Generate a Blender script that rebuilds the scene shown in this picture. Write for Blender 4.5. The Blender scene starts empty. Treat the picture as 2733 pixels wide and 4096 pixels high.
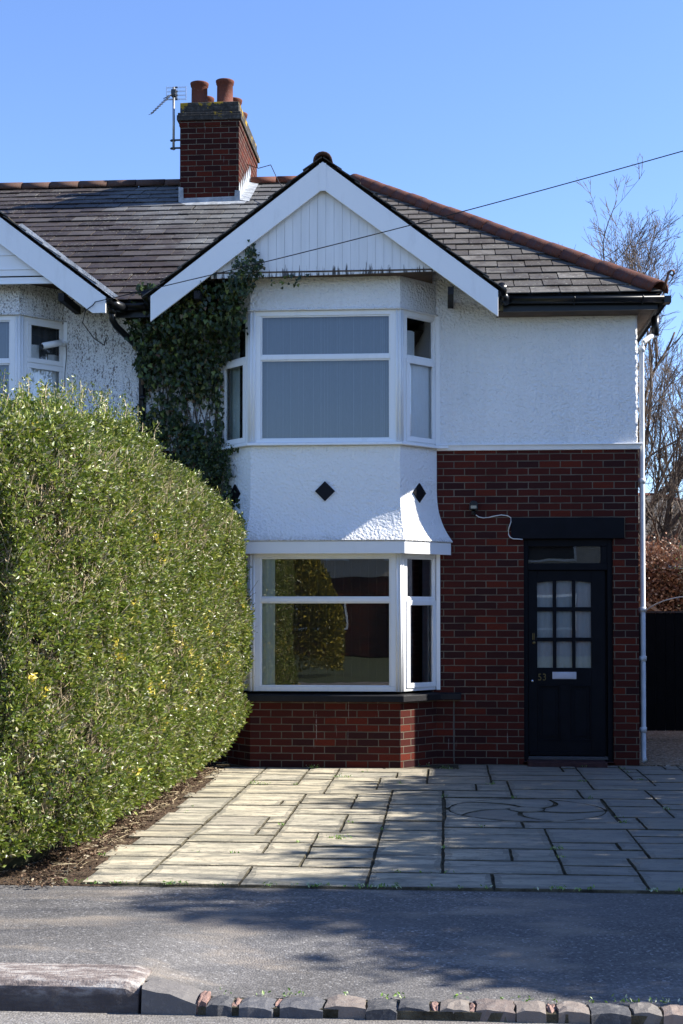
import bpy, math, random
import numpy as np
from mathutils import Vector, noise as mnoise
R = math.radians
rnd = random.Random(7)
SC = bpy.context.scene
COL = SC.collection

# ------------------------------------------------------------------ camera
cd = bpy.data.cameras.new('camera'); cam = bpy.data.objects.new('camera', cd); COL.objects.link(cam)
SC.camera = cam
cam.location = (0, -14.9, 1.66)
cam.rotation_euler = (R(90 + 1.3), 0, R(4.2))
cd.sensor_fit = 'VERTICAL'; cd.sensor_height = 36; cd.sensor_width = 24
cd.lens = 49.02; cd.shift_y = 0.0627; cd.clip_end = 3000
SC.render.resolution_x = 683; SC.render.resolution_y = 1024

# ------------------------------------------------------------------ sky, sun, exposure
EL, AZ = R(36), R(6.3)                       # sun from the right, a little behind the house front
w = bpy.data.worlds.new('World'); SC.world = w; w.use_nodes = True
wn = w.node_tree; sky = wn.nodes.new('ShaderNodeTexSky'); sky.sky_type = 'NISHITA'
sky.sun_disc = False; sky.sun_elevation = EL; sky.sun_rotation = R(90) - AZ
sky.air_density = 1.0; sky.dust_density = 0.3; sky.ozone_density = 3.0
tn = wn.nodes.new('ShaderNodeMix'); tn.data_type = 'RGBA'; tn.blend_type = 'MULTIPLY'; tn.inputs[0].default_value = 1; tn.inputs[7].default_value = (0.82, 0.90, 1.14, 1)
wn.links.new(sky.outputs[0], tn.inputs[6]); wn.links.new(tn.outputs[2], wn.nodes['Background'].inputs[0])
wn.nodes['Background'].inputs[1].default_value = 0.092
sl = bpy.data.lights.new('sun', 'SUN'); so = bpy.data.objects.new('sun', sl); COL.objects.link(so)
sl.energy = 5.0; sl.angle = R(0.5); sl.color = (1.0, 0.95, 0.86)
so.rotation_euler = Vector((math.cos(EL)*math.cos(AZ), math.cos(EL)*math.sin(AZ), math.sin(EL))).to_track_quat('Z', 'Y').to_euler()
SC.view_settings.view_transform = 'Standard'; SC.view_settings.look = 'None'
SC.view_settings.exposure = 1.42; SC.view_settings.gamma = 1

# ------------------------------------------------------------------ object helpers
def tag(o, label=None, cat=None, group=None, kind=None):
    if label: o['label'] = label
    if cat: o['category'] = cat
    if group: o['group'] = group
    if kind: o['kind'] = kind
    return o

def empty(name, loc=(0, 0, 0), label=None, cat=None, group=None):
    o = bpy.data.objects.new(name, None); COL.objects.link(o); o.location = loc
    o.empty_display_size = 0.2
    return tag(o, label, cat, group)

def set_uv(me):
    n = len(me.loops)
    if not n: return
    co = np.empty(len(me.vertices)*3, 'f'); me.vertices.foreach_get('co', co); co = co.reshape(-1, 3)
    vi = np.empty(n, 'i'); me.loops.foreach_get('vertex_index', vi)
    pn = np.empty(len(me.polygons)*3, 'f'); me.polygons.foreach_get('normal', pn); pn = pn.reshape(-1, 3)
    lt = np.empty(len(me.polygons), 'i'); me.polygons.foreach_get('loop_total', lt)
    N = np.repeat(pn, lt, axis=0); P = co[vi]
    flat = np.abs(N[:, 2]) > 0.75
    L = np.hypot(N[:, 0], N[:, 1]) + 1e-9
    tx, ty = -N[:, 1]/L, N[:, 0]/L
    s = np.where(tx + 0.3*ty < 0, -1, 1)
    u = np.where(flat, P[:, 0], (P[:, 0]*tx + P[:, 1]*ty)*s)
    v = np.where(flat, P[:, 1], P[:, 2])
    uv = me.uv_layers.new(name='UVMap'); uv.data.foreach_set('uv', np.column_stack((u, v)).astype('f').ravel())

class MB:
    def __init__(s): s.v = []; s.f = []; s.m = []; s.sm = []
    def add(s, vs, fs, mi=0, smooth=False):
        b = len(s.v); s.v += [tuple(p) for p in vs]
        for f in fs: s.f.append(tuple(b+i for i in f)); s.m.append(mi); s.sm.append(smooth)
        return s
    def box(s, x0, x1, y0, y1, z0, z1, mi=0):
        x0, x1 = sorted((x0, x1)); y0, y1 = sorted((y0, y1)); z0, z1 = sorted((z0, z1))
        return s.add([(x0,y0,z0),(x1,y0,z0),(x1,y1,z0),(x0,y1,z0),(x0,y0,z1),(x1,y0,z1),(x1,y1,z1),(x0,y1,z1)],
              [(0,3,2,1),(4,5,6,7),(0,1,5,4),(1,2,6,5),(2,3,7,6),(3,0,4,7)], mi)
    def prism(s, pts, y0, y1, mi=0):          # pts in the X-Z plane, run along Y
        n = len(pts); a = sum(pts[i][0]*pts[(i+1)%n][1]-pts[(i+1)%n][0]*pts[i][1] for i in range(n))
        if a < 0: pts = pts[::-1]
        vs = [(x, y0, z) for x, z in pts] + [(x, y1, z) for x, z in pts]
        fs = [tuple(range(n)), tuple(range(2*n-1, n-1, -1))] + [(i, i+n, (i+1) % n+n, (i+1) % n) for i in range(n)]
        return s.add(vs, fs, mi)
    def slab(s, pts, z0, z1, mi=0):           # pts in the X-Y plane, run along Z
        n = len(pts); a = sum(pts[i][0]*pts[(i+1)%n][1]-pts[(i+1)%n][0]*pts[i][1] for i in range(n))
        if a < 0: pts = pts[::-1]
        vs = [(x, y, z0) for x, y in pts] + [(x, y, z1) for x, y in pts]
        fs = [tuple(range(n-1, -1, -1)), tuple(range(n, 2*n))] + [(i, (i+1) % n, (i+1) % n+n, i+n) for i in range(n)]
        return s.add(vs, fs, mi)
    def sweep(s, path, prof, mi=0, closed=True, caps=True, smooth=False):
        # path: (x, y) with the outside on its right; prof: (outward offset, z)
        P = [Vector(p) for p in path]; nn = []
        for i in range(len(P)-1):
            d = (P[i+1]-P[i]).normalized(); nn.append(Vector((d.y, -d.x)))
        off = []
        for i in range(len(P)):
            if i == 0: off.append(nn[0])
            elif i == len(P)-1: off.append(nn[-1])
            else: off.append((nn[i-1]+nn[i])/(1+nn[i-1].dot(nn[i])))
        k = len(prof); vs = []
        for p, n in zip(P, off):
            for o, z in prof: vs.append((p.x+n.x*o, p.y+n.y*o, z))
        fs = []; m = k if closed else k-1
        for i in range(len(P)-1):
            for j in range(m):
                a = i*k+j; b = i*k+(j+1) % k; fs.append((a, a+k, b+k, b))
        if caps and closed: fs += [tuple(range(k)), tuple(range(len(vs)-1, len(vs)-k-1, -1))]
        return s.add(vs, fs, mi, smooth)
    def tube(s, pts, r, n=8, mi=0, cap=True, smooth=True):
        P = [Vector(p) for p in pts]; rs = r if isinstance(r, (list, tuple)) else [r]*len(P)
        vs = []; up = Vector((0.03, 0.02, 1))
        for i, p in enumerate(P):
            d = (P[min(i+1, len(P)-1)]-P[max(i-1, 0)])
            d = d.normalized() if d.length > 1e-9 else Vector((0, 0, 1))
            a = d.cross(up)
            if a.length < 0.1: a = d.cross(Vector((1, 0, 0)))
            a.normalize(); b = d.cross(a)
            for k in range(n):
                t = 2*math.pi*k/n; q = p + (a*math.cos(t)+b*math.sin(t))*rs[i]; vs.append(tuple(q))
        fs = []
        for i in range(len(P)-1):
            for k in range(n):
                a = i*n+k; b = i*n+(k+1) % n; fs.append((a, b, b+n, a+n))
        if cap and n > 3: fs += [tuple(range(n-1, -1, -1)), tuple(range(len(vs)-n, len(vs)))]
        return s.add(vs, fs, mi, smooth)
    def lathe(s, c, prof, n=20, mi=0, smooth=True):
        vs = []; k = len(prof)
        for r_, z in prof:
            for i in range(n):
                t = 2*math.pi*i/n; vs.append((c[0]+r_*math.cos(t), c[1]+r_*math.sin(t), c[2]+z))
        fs = []
        for j in range(k-1):
            for i in range(n):
                a = j*n+i; b = j*n+(i+1) % n; fs.append((a, b, b+n, a+n))
        return s.add(vs, fs, mi, smooth)
    def build(s, name, mats, parent=None, bev=0, fixn=False, **kw):
        me = bpy.data.meshes.new(name)
        me.from_pydata(s.v, [], s.f)
        if not isinstance(mats, (list, tuple)): mats = [mats]
        for m in mats: me.materials.append(m)
        me.polygons.foreach_set('material_index', s.m); me.polygons.foreach_set('use_smooth', s.sm)
        me.update()
        if fixn:
            import bmesh
            bm = bmesh.new(); bm.from_mesh(me); bmesh.ops.recalc_face_normals(bm, faces=bm.faces); bm.to_mesh(me); bm.free()
        set_uv(me)
        o = bpy.data.objects.new(name, me); COL.objects.link(o)
        if parent: o.parent = parent; o.matrix_parent_inverse = parent_world(parent).inverted()
        if bev:
            b = o.modifiers.new('bevel', 'BEVEL'); b.width = bev; b.segments = 2; b.limit_method = 'ANGLE'; b.angle_limit = R(50)
            b.harden_normals = False
        return tag(o, **kw)

def parent_world(p):
    from mathutils import Matrix
    m = Matrix.Translation(p.location) @ p.rotation_euler.to_matrix().to_4x4()
    if p.parent: m = parent_world(p.parent) @ p.matrix_parent_inverse @ m
    return m

def npmesh(name, V, F, mats, parent=None, mi=None, smooth=False, **kw):
    # V (n,3) float, F (m,k) int
    me = bpy.data.meshes.new(name); V = np.asarray(V, 'f'); F = np.asarray(F, 'i')
    me.vertices.add(len(V)); me.vertices.foreach_set('co', V.ravel())
    k = F.shape[1]; me.loops.add(F.size); me.loops.foreach_set('vertex_index', F.ravel())
    me.polygons.add(len(F)); me.polygons.foreach_set('loop_start', np.arange(len(F), dtype='i')*k)
    me.polygons.foreach_set('loop_total', np.full(len(F), k, 'i'))
    if not isinstance(mats, (list, tuple)): mats = [mats]
    for m in mats: me.materials.append(m)
    if mi is not None: me.polygons.foreach_set('material_index', np.asarray(mi, 'i'))
    me.polygons.foreach_set('use_smooth', np.full(len(F), smooth))
    me.update(calc_edges=True)
    o = bpy.data.objects.new(name, me); COL.objects.link(o)
    if parent: o.parent = parent; o.matrix_parent_inverse = parent_world(parent).inverted()
    return tag(o, **kw)

# ------------------------------------------------------------------ material helpers
class NT:
    def __init__(s, name, rough=0.7, spec=0.3, metal=0):
        s.m = bpy.data.materials.new(name); s.m.use_nodes = True; s.t = s.m.node_tree
        s.b = s.t.nodes['Principled BSDF']; s.b.inputs['Roughness'].default_value = rough
        s.b.inputs['Specular IOR Level'].default_value = spec; s.b.inputs['Metallic'].default_value = metal
        s.o = s.t.nodes['Material Output']
    def n(s, typ, ins=None, **kw):
        nd = s.t.nodes.new('ShaderNode'+typ)
        for k, v in kw.items(): setattr(nd, k, v)
        for k, v in (ins or {}).items():
            i = nd.inputs[k]
            if isinstance(v, bpy.types.NodeSocket): s.t.links.new(v, i)
            else: i.default_value = v
        return nd
    def link(s, a, b): s.t.links.new(a, b)
    def coord(s, kind='Object', scale=None, rot=None):
        c = s.n('TexCoord').outputs[kind]
        if scale is not None or rot is not None:
            mp = s.n('Mapping', {'Vector': c})
            if scale is not None: mp.inputs['Scale'].default_value = scale if isinstance(scale, tuple) else (scale,)*3
            if rot is not None: mp.inputs['Rotation'].default_value = rot
            c = mp.outputs[0]
        return c
    def noise(s, vec, scale, detail=4, rough=0.55, out=0):
        return s.n('TexNoise', {'Vector': vec, 'Scale': scale, 'Detail': detail, 'Roughness': rough}).outputs[out]
    def ramp(s, fac, stops, interp='LINEAR'):
        r = s.n('ValToRGB', {'Fac': fac}); cr = r.color_ramp; cr.interpolation = interp
        while len(cr.elements) < len(stops): cr.elements.new(0.5)
        for e, (p, c) in zip(cr.elements, stops):
            e.position = p; e.color = (c, c, c, 1) if isinstance(c, (int, float)) else (*c, 1)
        return r.outputs[0]
    def mix(s, fac, a, b, mode='MIX'):
        x = s.n('Mix', data_type='RGBA', blend_type=mode)
        for i, v in ((0, fac), (6, a), (7, b)):
            if isinstance(v, bpy.types.NodeSocket): s.link(v, x.inputs[i])
            elif i == 0: x.inputs[i].default_value = v
            else: x.inputs[i].default_value = (*v, 1)
        return x.outputs[2]
    def math(s, op, a, b=0.0, clamp=False):
        x = s.n('Math', operation=op, use_clamp=clamp)
        for i, v in enumerate((a, b)):
            if isinstance(v, bpy.types.NodeSocket): s.link(v, x.inputs[i])
            else: x.inputs[i].default_value = v
        return x.outputs[0]
    def base(s, v):
        if isinstance(v, bpy.types.NodeSocket): s.link(v, s.b.inputs['Base Color'])
        else: s.b.inputs['Base Color'].default_value = (*v, 1)
        return s
    def bump(s, h, dist=0.01, strength=1.0):
        b = s.n('Bump', {'Height': h, 'Distance': dist, 'Strength': strength})
        s.link(b.outputs[0], s.b.inputs['Normal']); return s
    def rough(s, v):
        if isinstance(v, bpy.types.NodeSocket): s.link(v, s.b.inputs['Roughness'])
        else: s.b.inputs['Roughness'].default_value = v
        return s

M = {}
def simple(name, col, rough=0.6, spec=0.3, metal=0, var=0.12, scale=8.0, bump=0.0):
    t = NT(name, rough, spec, metal); c = t.coord()
    n = t.noise(c, scale, 5)
    k = t.ramp(n, [(0.3, tuple(x*(1-var) for x in col)), (0.7, tuple(min(1, x*(1+var)) for x in col))])
    t.base(k)
    if bump: t.bump(t.noise(c, scale*6, 4), bump)
    M[name] = t.m; return t.m

def brick_mat(name, dark=1.0, warm=0.0):
    t = NT(name, 0.9, 0.05); uv = t.coord('UV')
    wob = t.noise(t.coord('Object'), 14, 2, out=1)
    vec = t.n('VectorMath', {0: uv, 1: t.n('VectorMath', {0: wob, 1: (0.006, 0.006, 0.0)}, operation='MULTIPLY').outputs[0]}, operation='ADD').outputs[0]
    br = t.n('TexBrick', {'Vector': vec, 'Color1': (0, 0, 0, 1), 'Color2': (1, 1, 1, 1), 'Mortar': (0.5, 0.5, 0.5, 1), 'Scale': 1.0,
                          'Mortar Size': 0.0055, 'Mortar Smooth': 0.25, 'Bias': 0.0, 'Brick Width': 0.225, 'Row Height': 0.075})
    br.offset = 0.5; br.squash = 1.0
    r1 = (0.086*dark, 0.0195*dark, 0.0145*dark); r2 = (0.060*dark, 0.0165*dark, 0.0135*dark); r3 = (0.038*dark, 0.015*dark, 0.015*dark)
    r4 = (0.125*dark, 0.024*dark, 0.014*dark)
    tint = t.ramp(br.outputs['Color'], [(0.0, r3), (0.16, r3), (0.24, r2), (0.5, r1), (0.8, r2), (0.92, r4), (1.0, r4)])
    o = t.coord('Object')
    n1 = t.noise(o, 60, 6, 0.7); n2 = t.noise(o, 3.0, 4)
    tint = t.mix(t.ramp(n1, [(0.35, 0.0), (0.75, 0.6)]), tint, (0.045*dark, 0.016*dark, 0.014*dark))
    mort = t.mix(t.ramp(n2, [(0.3, 0.0), (0.7, 1.0)]), (0.085, 0.070, 0.052), (0.19, 0.16, 0.12))
    fac = br.outputs['Fac']
    col = t.mix(fac, tint, mort)
    # lime runs and patches of old mortar smeared over the faces
    run = t.noise(t.coord('Object', (9, 9, 1.0)), 1.4, 6, 0.7)
    col = t.mix(t.math('MULTIPLY', t.ramp(run, [(0.66, 0.0), (0.74, 1.0)]), t.ramp(n2, [(0.45, 0), (0.6, 0.6)])), col, (0.20, 0.16, 0.14))
    drip = t.noise(t.coord('Object', (34, 34, 1.3)), 1.0, 3, 0.6)
    col = t.mix(t.math('MULTIPLY', t.ramp(drip, [(0.70, 0.0), (0.74, 0.8)]), t.ramp(n1, [(0.4, 0.0), (0.5, 1.0)])), col, (0.34, 0.31, 0.28))
    t.base(col)
    h = t.math('ADD', t.math('MULTIPLY', fac, -1.0), t.math('MULTIPLY', n1, 0.35))
    t.bump(h, 0.007, 1.0)
    M[name] = t.m; return t.m
brick_mat('brick'); brick_mat('chimney_brick', 0.72)

def render_mat(name, marks=False):
    t = NT(name, 0.75, 0.25); o = t.coord('Object')
    v = t.n('TexVoronoi', {'Vector': o, 'Scale': 38.0, 'Randomness': 1.0}, feature='SMOOTH_F1').outputs['Distance']
    n = t.noise(o, 34, 4, 0.6)
    h = t.math('ADD', t.math('MULTIPLY', v, 0.5), t.noise(o, 38, 3, 0.6))
    t.bump(h, 0.026, 1.0)
    big = t.noise(o, 1.1, 4)
    col = t.mix(t.ramp(big, [(0.35, 0.0), (0.7, 1.0)]), (0.90, 0.90, 0.89), (0.83, 0.84, 0.84))
    spk = t.noise(o, 55, 3, 0.7)
    col = t.mix(t.ramp(spk, [(0.64, 0.0), (0.74, 0.55)]), col, (0.30, 0.29, 0.26))
    stk = t.noise(t.coord('Object', (11, 11, 0.7)), 1.0, 6, 0.7); col = t.mix(t.ramp(stk, [(0.5, 0.0), (0.8, 0.18)]), col, (0.50, 0.50, 0.48))
    if marks:
        run = t.noise(t.coord('Object', (13, 13, 2.2)), 1.0, 3, 0.6)
        bits = t.noise(t.coord('Object', (1.0, 1.0, 0.6)), 60, 3, 0.7)
        msk = t.math('MULTIPLY', t.ramp(run, [(0.40, 0.0), (0.52, 1.0)]), t.ramp(bits, [(0.535, 0.0), (0.575, 1.0)]))
        col = t.mix(t.math('MULTIPLY', msk, 0.85), col, (0.09, 0.075, 0.06))
        fine = t.noise(t.coord('Object', (1.0, 1.0, 1.3)), 75, 2, 0.6)
        col = t.mix(t.ramp(fine, [(0.595, 0.0), (0.635, 0.8)]), col, (0.12, 0.10, 0.085))
    t.base(col); M[name] = t.m; return t.m
render_mat('white_render'); render_mat('marked_render', True)

def apron_mat():
    t = NT('apron_render', 0.75, 0.25); o = t.coord('Object')
    v = t.n('TexVoronoi', {'Vector': o, 'Scale': 38.0}, feature='SMOOTH_F1').outputs['Distance']
    n = t.noise(o, 34, 4, 0.6); t.bump(t.math('ADD', t.math('MULTIPLY', v, 0.5), t.noise(o, 38, 3, 0.6)), 0.020, 1.0)
    z = t.n('SeparateXYZ', {0: o}).outputs[2]
    low = t.ramp(t.math('ADD', z, t.math('MULTIPLY', t.noise(o, 9, 5, 0.7), 0.22)), [(0.0, 1.0), (0.5, 1.0)])
    dirt = t.math('MULTIPLY', t.n('MapRange', {'Value': t.math('ADD', z, t.math('MULTIPLY', t.noise(o, 12, 5, 0.75), 0.12)), 'From Min': 2.38, 'From Max': 2.49, 'To Min': 0.75, 'To Max': 0.0}).outputs[0], t.ramp(t.noise(o, 40, 3, 0.7), [(0.4, 0.2), (0.6, 1.0)]))
    col = t.mix(dirt, (0.86, 0.86, 0.85), (0.16, 0.15, 0.14)); t.base(col)
    M['apron_render'] = t.m
apron_mat()

# white plastic and painted boards with weathering
def upvc():
    t = NT('white_upvc', 0.35, 0.45); o = t.coord()
    n = t.noise(t.coord('Object', (6, 6, 1.2)), 1.5, 6, 0.65)
    col = t.mix(t.ramp(n, [(0.55, 0.0), (0.8, 0.35)]), (0.84, 0.84, 0.83), (0.56, 0.55, 0.53))
    sm = t.noise(o, 22, 4, 0.7)
    col = t.mix(t.ramp(sm, [(0.68, 0.0), (0.8, 0.5)]), col, (0.38, 0.36, 0.33))
    t.base(col); M['white_upvc'] = t.m
upvc()
def cladmat():
    t = NT('painted_board', 0.5, 0.3); o = t.coord()
    z = t.n('SeparateXYZ', {0: o}).outputs[2]
    st = t.noise(t.coord('Object', (30, 1, 2.2)), 1.0, 5, 0.75)
    lim = t.n('MapRange', {'Value': z, 'From Min': 5.07, 'From Max': 5.34, 'To Min': 0.47, 'To Max': 0.1}).outputs[0]
    mask = t.n('MapRange', {'Value': t.math('SUBTRACT', lim, t.math('SUBTRACT', 0.93, st)), 'From Min': -0.02, 'From Max': 0.05}).outputs[0]
    n = t.noise(t.coord('Object', (10, 1, 1)), 1.3, 5)
    col = t.mix(t.ramp(n, [(0.4, 0), (0.75, 0.4)]), (0.78, 0.78, 0.77), (0.58, 0.58, 0.56))
    t.base(t.mix(mask, col, (0.07, 0.07, 0.07))); M['painted_board'] = t.m
cladmat()
simple('black_plastic', (0.005, 0.006, 0.008), 0.32, 0.35, var=0.3)
simple('black_paint', (0.0035, 0.004, 0.007), 0.5, 0.12, var=0.3)
simple('sill_paint', (0.013, 0.013, 0.015), 0.6, 0.2, var=0.3, bump=0.003)
simple('brown_wood', (0.085, 0.058, 0.042), 0.8, var=0.4, scale=5)
simple('dark_felt', (0.02, 0.02, 0.022), 0.85)
simple('black_tile', (0.004, 0.004, 0.007), 0.4, 0.2)
simple('lead', (0.30, 0.32, 0.34), 0.5, 0.4, metal=0.1, var=0.35, scale=12, bump=0.006)
simple('grey_metal', (0.28, 0.29, 0.30), 0.4, 0.5, metal=0.6)
simple('dark_metal', (0.05, 0.055, 0.06), 0.5, 0.4, metal=0.3)
simple('bright_metal', (0.72, 0.74, 0.76), 0.3, 0.5, metal=0.7)
simple('brass', (0.15, 0.11, 0.045), 0.4, 0.5, metal=0.8)
simple('chrome', (0.7, 0.7, 0.72), 0.25, 0.5, metal=0.9)
simple('rust', (0.12, 0.06, 0.035), 0.8)
simple('cable_black', (0.012, 0.012, 0.013), 0.6)
simple('cable_white', (0.62, 0.62, 0.60), 0.5)
simple('doorstep_red', (0.05, 0.022, 0.022), 0.8, var=0.35, scale=14, bump=0.004)
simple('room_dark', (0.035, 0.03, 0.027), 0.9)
simple('grey_board', (0.045, 0.048, 0.052), 0.6)
simple('copper', (0.1, 0.1, 0.1), 0.5)

def terracotta(name='terracotta', grime=0.4, c0=(0.27, 0.085, 0.045)):
    t = NT(name, 0.85, 0.2); o = t.coord()
    n = t.noise(o, 5, 5, 0.6); col = t.mix(n, tuple(x*0.7 for x in c0), tuple(x*1.3 for x in c0))
    l = t.noise(o, 38, 5, 0.7); col = t.mix(t.ramp(l, [(0.60-grime*0.15, 0.0), (0.72-grime*0.12, 0.8)]), col, (0.08, 0.06, 0.055))
    l2 = t.noise(o, 60, 3, 0.7); col = t.mix(t.ramp(l2, [(0.66, 0.0), (0.72, 0.7)]), col, (0.30, 0.28, 0.22))
    t.base(col); t.bump(t.noise(o, 60, 4), 0.004); M[name] = t.m
terracotta('terracotta', 0.75, (0.125, 0.045, 0.029)); terracotta('terracotta_dark', 0.9, (0.085, 0.045, 0.032)); terracotta('pot_clay', 0.25, (0.125, 0.043, 0.030))

def capmat():                                # weathered capping courses with yellow lichen
    t = NT('chimney_cap', 0.9, 0.15); o = t.coord(); uv = t.coord('UV')
    br = t.n('TexBrick', {'Vector': uv, 'Scale': 1.0, 'Mortar Size': 0.006, 'Brick Width': 0.225, 'Row Height': 0.075, 'Color1': (0, 0, 0, 1), 'Color2': (1, 1, 1, 1)})
    n = t.noise(o, 18, 6, 0.7); col = t.ramp(n, [(0.3, (0.02, 0.019, 0.018)), (0.55, (0.055, 0.05, 0.045)), (0.75, (0.14, 0.135, 0.12))])
    col = t.mix(t.math('MULTIPLY', br.outputs['Fac'], 0.6), col, (0.04, 0.035, 0.03))
    y = t.noise(o, 6.5, 4, 0.6); z = t.n('SeparateXYZ', {0: o}).outputs[2]
    yy = t.math('ADD', y, t.n('MapRange', {'Value': z, 'From Min': 8.35, 'From Max': 8.66, 'To Min': -0.04, 'To Max': 0.13}).outputs[0])
    col = t.mix(t.ramp(yy, [(0.615, 0.0), (0.65, 0.9)]), col, (0.33, 0.22, 0.025))
    t.base(col); t.bump(t.math('SUBTRACT', n, br.outputs['Fac']), 0.012); M['chimney_cap'] = t.m
capmat()

def slate_mat(name, kind):
    t = NT(name, 0.7, 0.10); o = t.coord(); isl = t.n('NewGeometry').outputs['Random Per Island']
    if kind == 'purple':
        a = t.ramp(isl, [(0.0, (0.022, 0.018, 0.017)), (0.4, (0.034, 0.027, 0.025)), (0.75, (0.050, 0.041, 0.038)), (1.0, (0.095, 0.088, 0.082))])
        # grey lead wash below the stack and along the top courses
        s = t.n('SeparateXYZ', {0: o}); x, y = s.outputs[0], s.outputs[1]
        n = t.noise(o, 1.6, 5, 0.65)
        k = t.math('ADD', t.n('MapRange', {'Value': x, 'From Min': -5.2, 'From Max': -3.2, 'To Min': 0.0, 'To Max': 0.9}).outputs[0],
                   t.n('MapRange', {'Value': y, 'From Min': 0.8, 'From Max': 4.2, 'To Min': -0.75, 'To Max': 0.22}).outputs[0])
        k = t.math('ADD', k, t.math('MULTIPLY', t.math('SUBTRACT', n, 0.5), 1.6))
        k = t.n('MapRange', {'Value': k, 'From Min': 0.25, 'From Max': 0.75}).outputs[0]
        k = t.math('MULTIPLY', k, t.ramp(isl, [(0.0, 0.55), (1.0, 1.0)]))
        a = t.mix(k, a, (0.16, 0.165, 0.165))
    else:
        a = t.ramp(isl, [(0.0, (0.085, 0.077, 0.067)), (0.5, (0.125, 0.115, 0.10)), (0.92, (0.155, 0.145, 0.126)), (1.0, (0.24, 0.225, 0.20))])
        dn = t.noise(o, 3.2, 5, 0.7)
        a = t.mix(t.ramp(dn, [(0.48, 0.0), (0.62, 0.75)]), a, (0.045, 0.038, 0.033))
    g = t.noise(o, 9, 6, 0.7); br_ = t.noise(o, 0.9, 6, 0.7); a = t.mix(t.ramp(br_, [(0.42, 0.0), (0.66, 0.75)]), a, (0.040, 0.029, 0.025) if kind == 'purple' else (0.075, 0.062, 0.05))
    a = t.mix(t.ramp(g, [(0.42, 0.0), (0.75, 0.5)]), a, (0.085, 0.078, 0.075) if kind == 'purple' else (0.06, 0.052, 0.047))
    li = t.noise(o, 26, 5, 0.75); lb = t.noise(o, 1.1, 2)
    a = t.mix(t.math('MULTIPLY', t.ramp(li, [(0.60, 0.0), (0.65, 1.0)]), t.ramp(lb, [(0.42, 0.0), (0.56, 0.7)])), a, (0.42, 0.43, 0.36))
    t.base(a); t.rough(t.ramp(g, [(0.3, 0.42), (0.8, 0.75)])); t.bump(t.noise(o, 30, 5), 0.004)
    M[name] = t.m
slate_mat('slate_purple', 'purple'); slate_mat('slate_grey', 'grey')

def glass(name, refl=1.0, tint=(1, 1, 1), wob=0.0):
    t = NT(name); t.t.nodes.remove(t.b)
    tr = t.n('BsdfTransparent', {'Color': (*tint, 1)}); gl = t.n('BsdfGlossy', {'Roughness': 0.0, 'Color': (1, 1, 1, 1)})
    if wob:
        b = t.n('Bump', {'Height': t.noise(t.coord(), 2.6, 1), 'Distance': wob, 'Strength': 1.0}); t.link(b.outputs[0], gl.inputs['Normal'])
    fr = t.n('Fresnel', {'IOR': 1.52}).outputs[0]
    f = t.math('ADD', t.math('MULTIPLY', fr, 1.9*refl), 0.02, clamp=True)
    mx = t.n('MixShader', {0: f}); t.link(tr.outputs[0], mx.inputs[1]); t.link(gl.outputs[0], mx.inputs[2])
    t.link(mx.outputs[0], t.o.inputs[0]); M[name] = t.m
glass('glass', 1.0, (0.93, 0.95, 0.95), 0.0003); glass('glass_low', 1.4, (0.85, 0.85, 0.85), 0.0005)

def curtain(name, col, line=0.0, period=0.085):
    t = NT(name, 0.9, 0.1); o = t.coord('UV')
    x = t.n('SeparateXYZ', {0: o}).outputs[0]
    st = t.math('FRACT', t.math('DIVIDE', x, period)); ln = t.math('LESS_THAN', st, 0.06)
    we = t.noise(t.coord('Object', (140, 140, 14)), 1.0, 2)
    a = t.mix(t.math('MULTIPLY', ln, line), col, tuple(min(1, c*2.2) for c in col))
    a = t.mix(t.ramp(we, [(0.35, 0.0), (0.7, 0.35)]), a, tuple(c*0.75 for c in col))
    t.base(a); M[name] = t.m
curtain('net_curtain', (0.20, 0.23, 0.27), 0.30, 0.082); curtain('drape_white', (0.86, 0.88, 0.90)); curtain('door_net', (0.52, 0.54, 0.55), 0, 0.03)
t_ = NT('blind_sheer', 0.9, 0.0); x_ = t_.n('SeparateXYZ', {0: t_.coord('UV')}).outputs[0]
t_.base((0.10, 0.085, 0.07)); ln_ = t_.math('LESS_THAN', t_.math('FRACT', t_.math('DIVIDE', x_, 0.088)), 0.07)
mx_ = t_.n('MixShader', {0: t_.math('ADD', t_.math('MULTIPLY', ln_, 0.35), 0.42)}); t_.link(t_.n('BsdfTransparent').outputs[0], mx_.inputs[1]); t_.link(t_.b.outputs[0], mx_.inputs[2]); t_.link(mx_.outputs[0], t_.o.inputs[0]); M['blind_sheer'] = t_.m; curtain('drape_green', (0.60, 0.70, 0.70)); curtain('drape_dark', (0.11, 0.12, 0.14))

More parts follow.
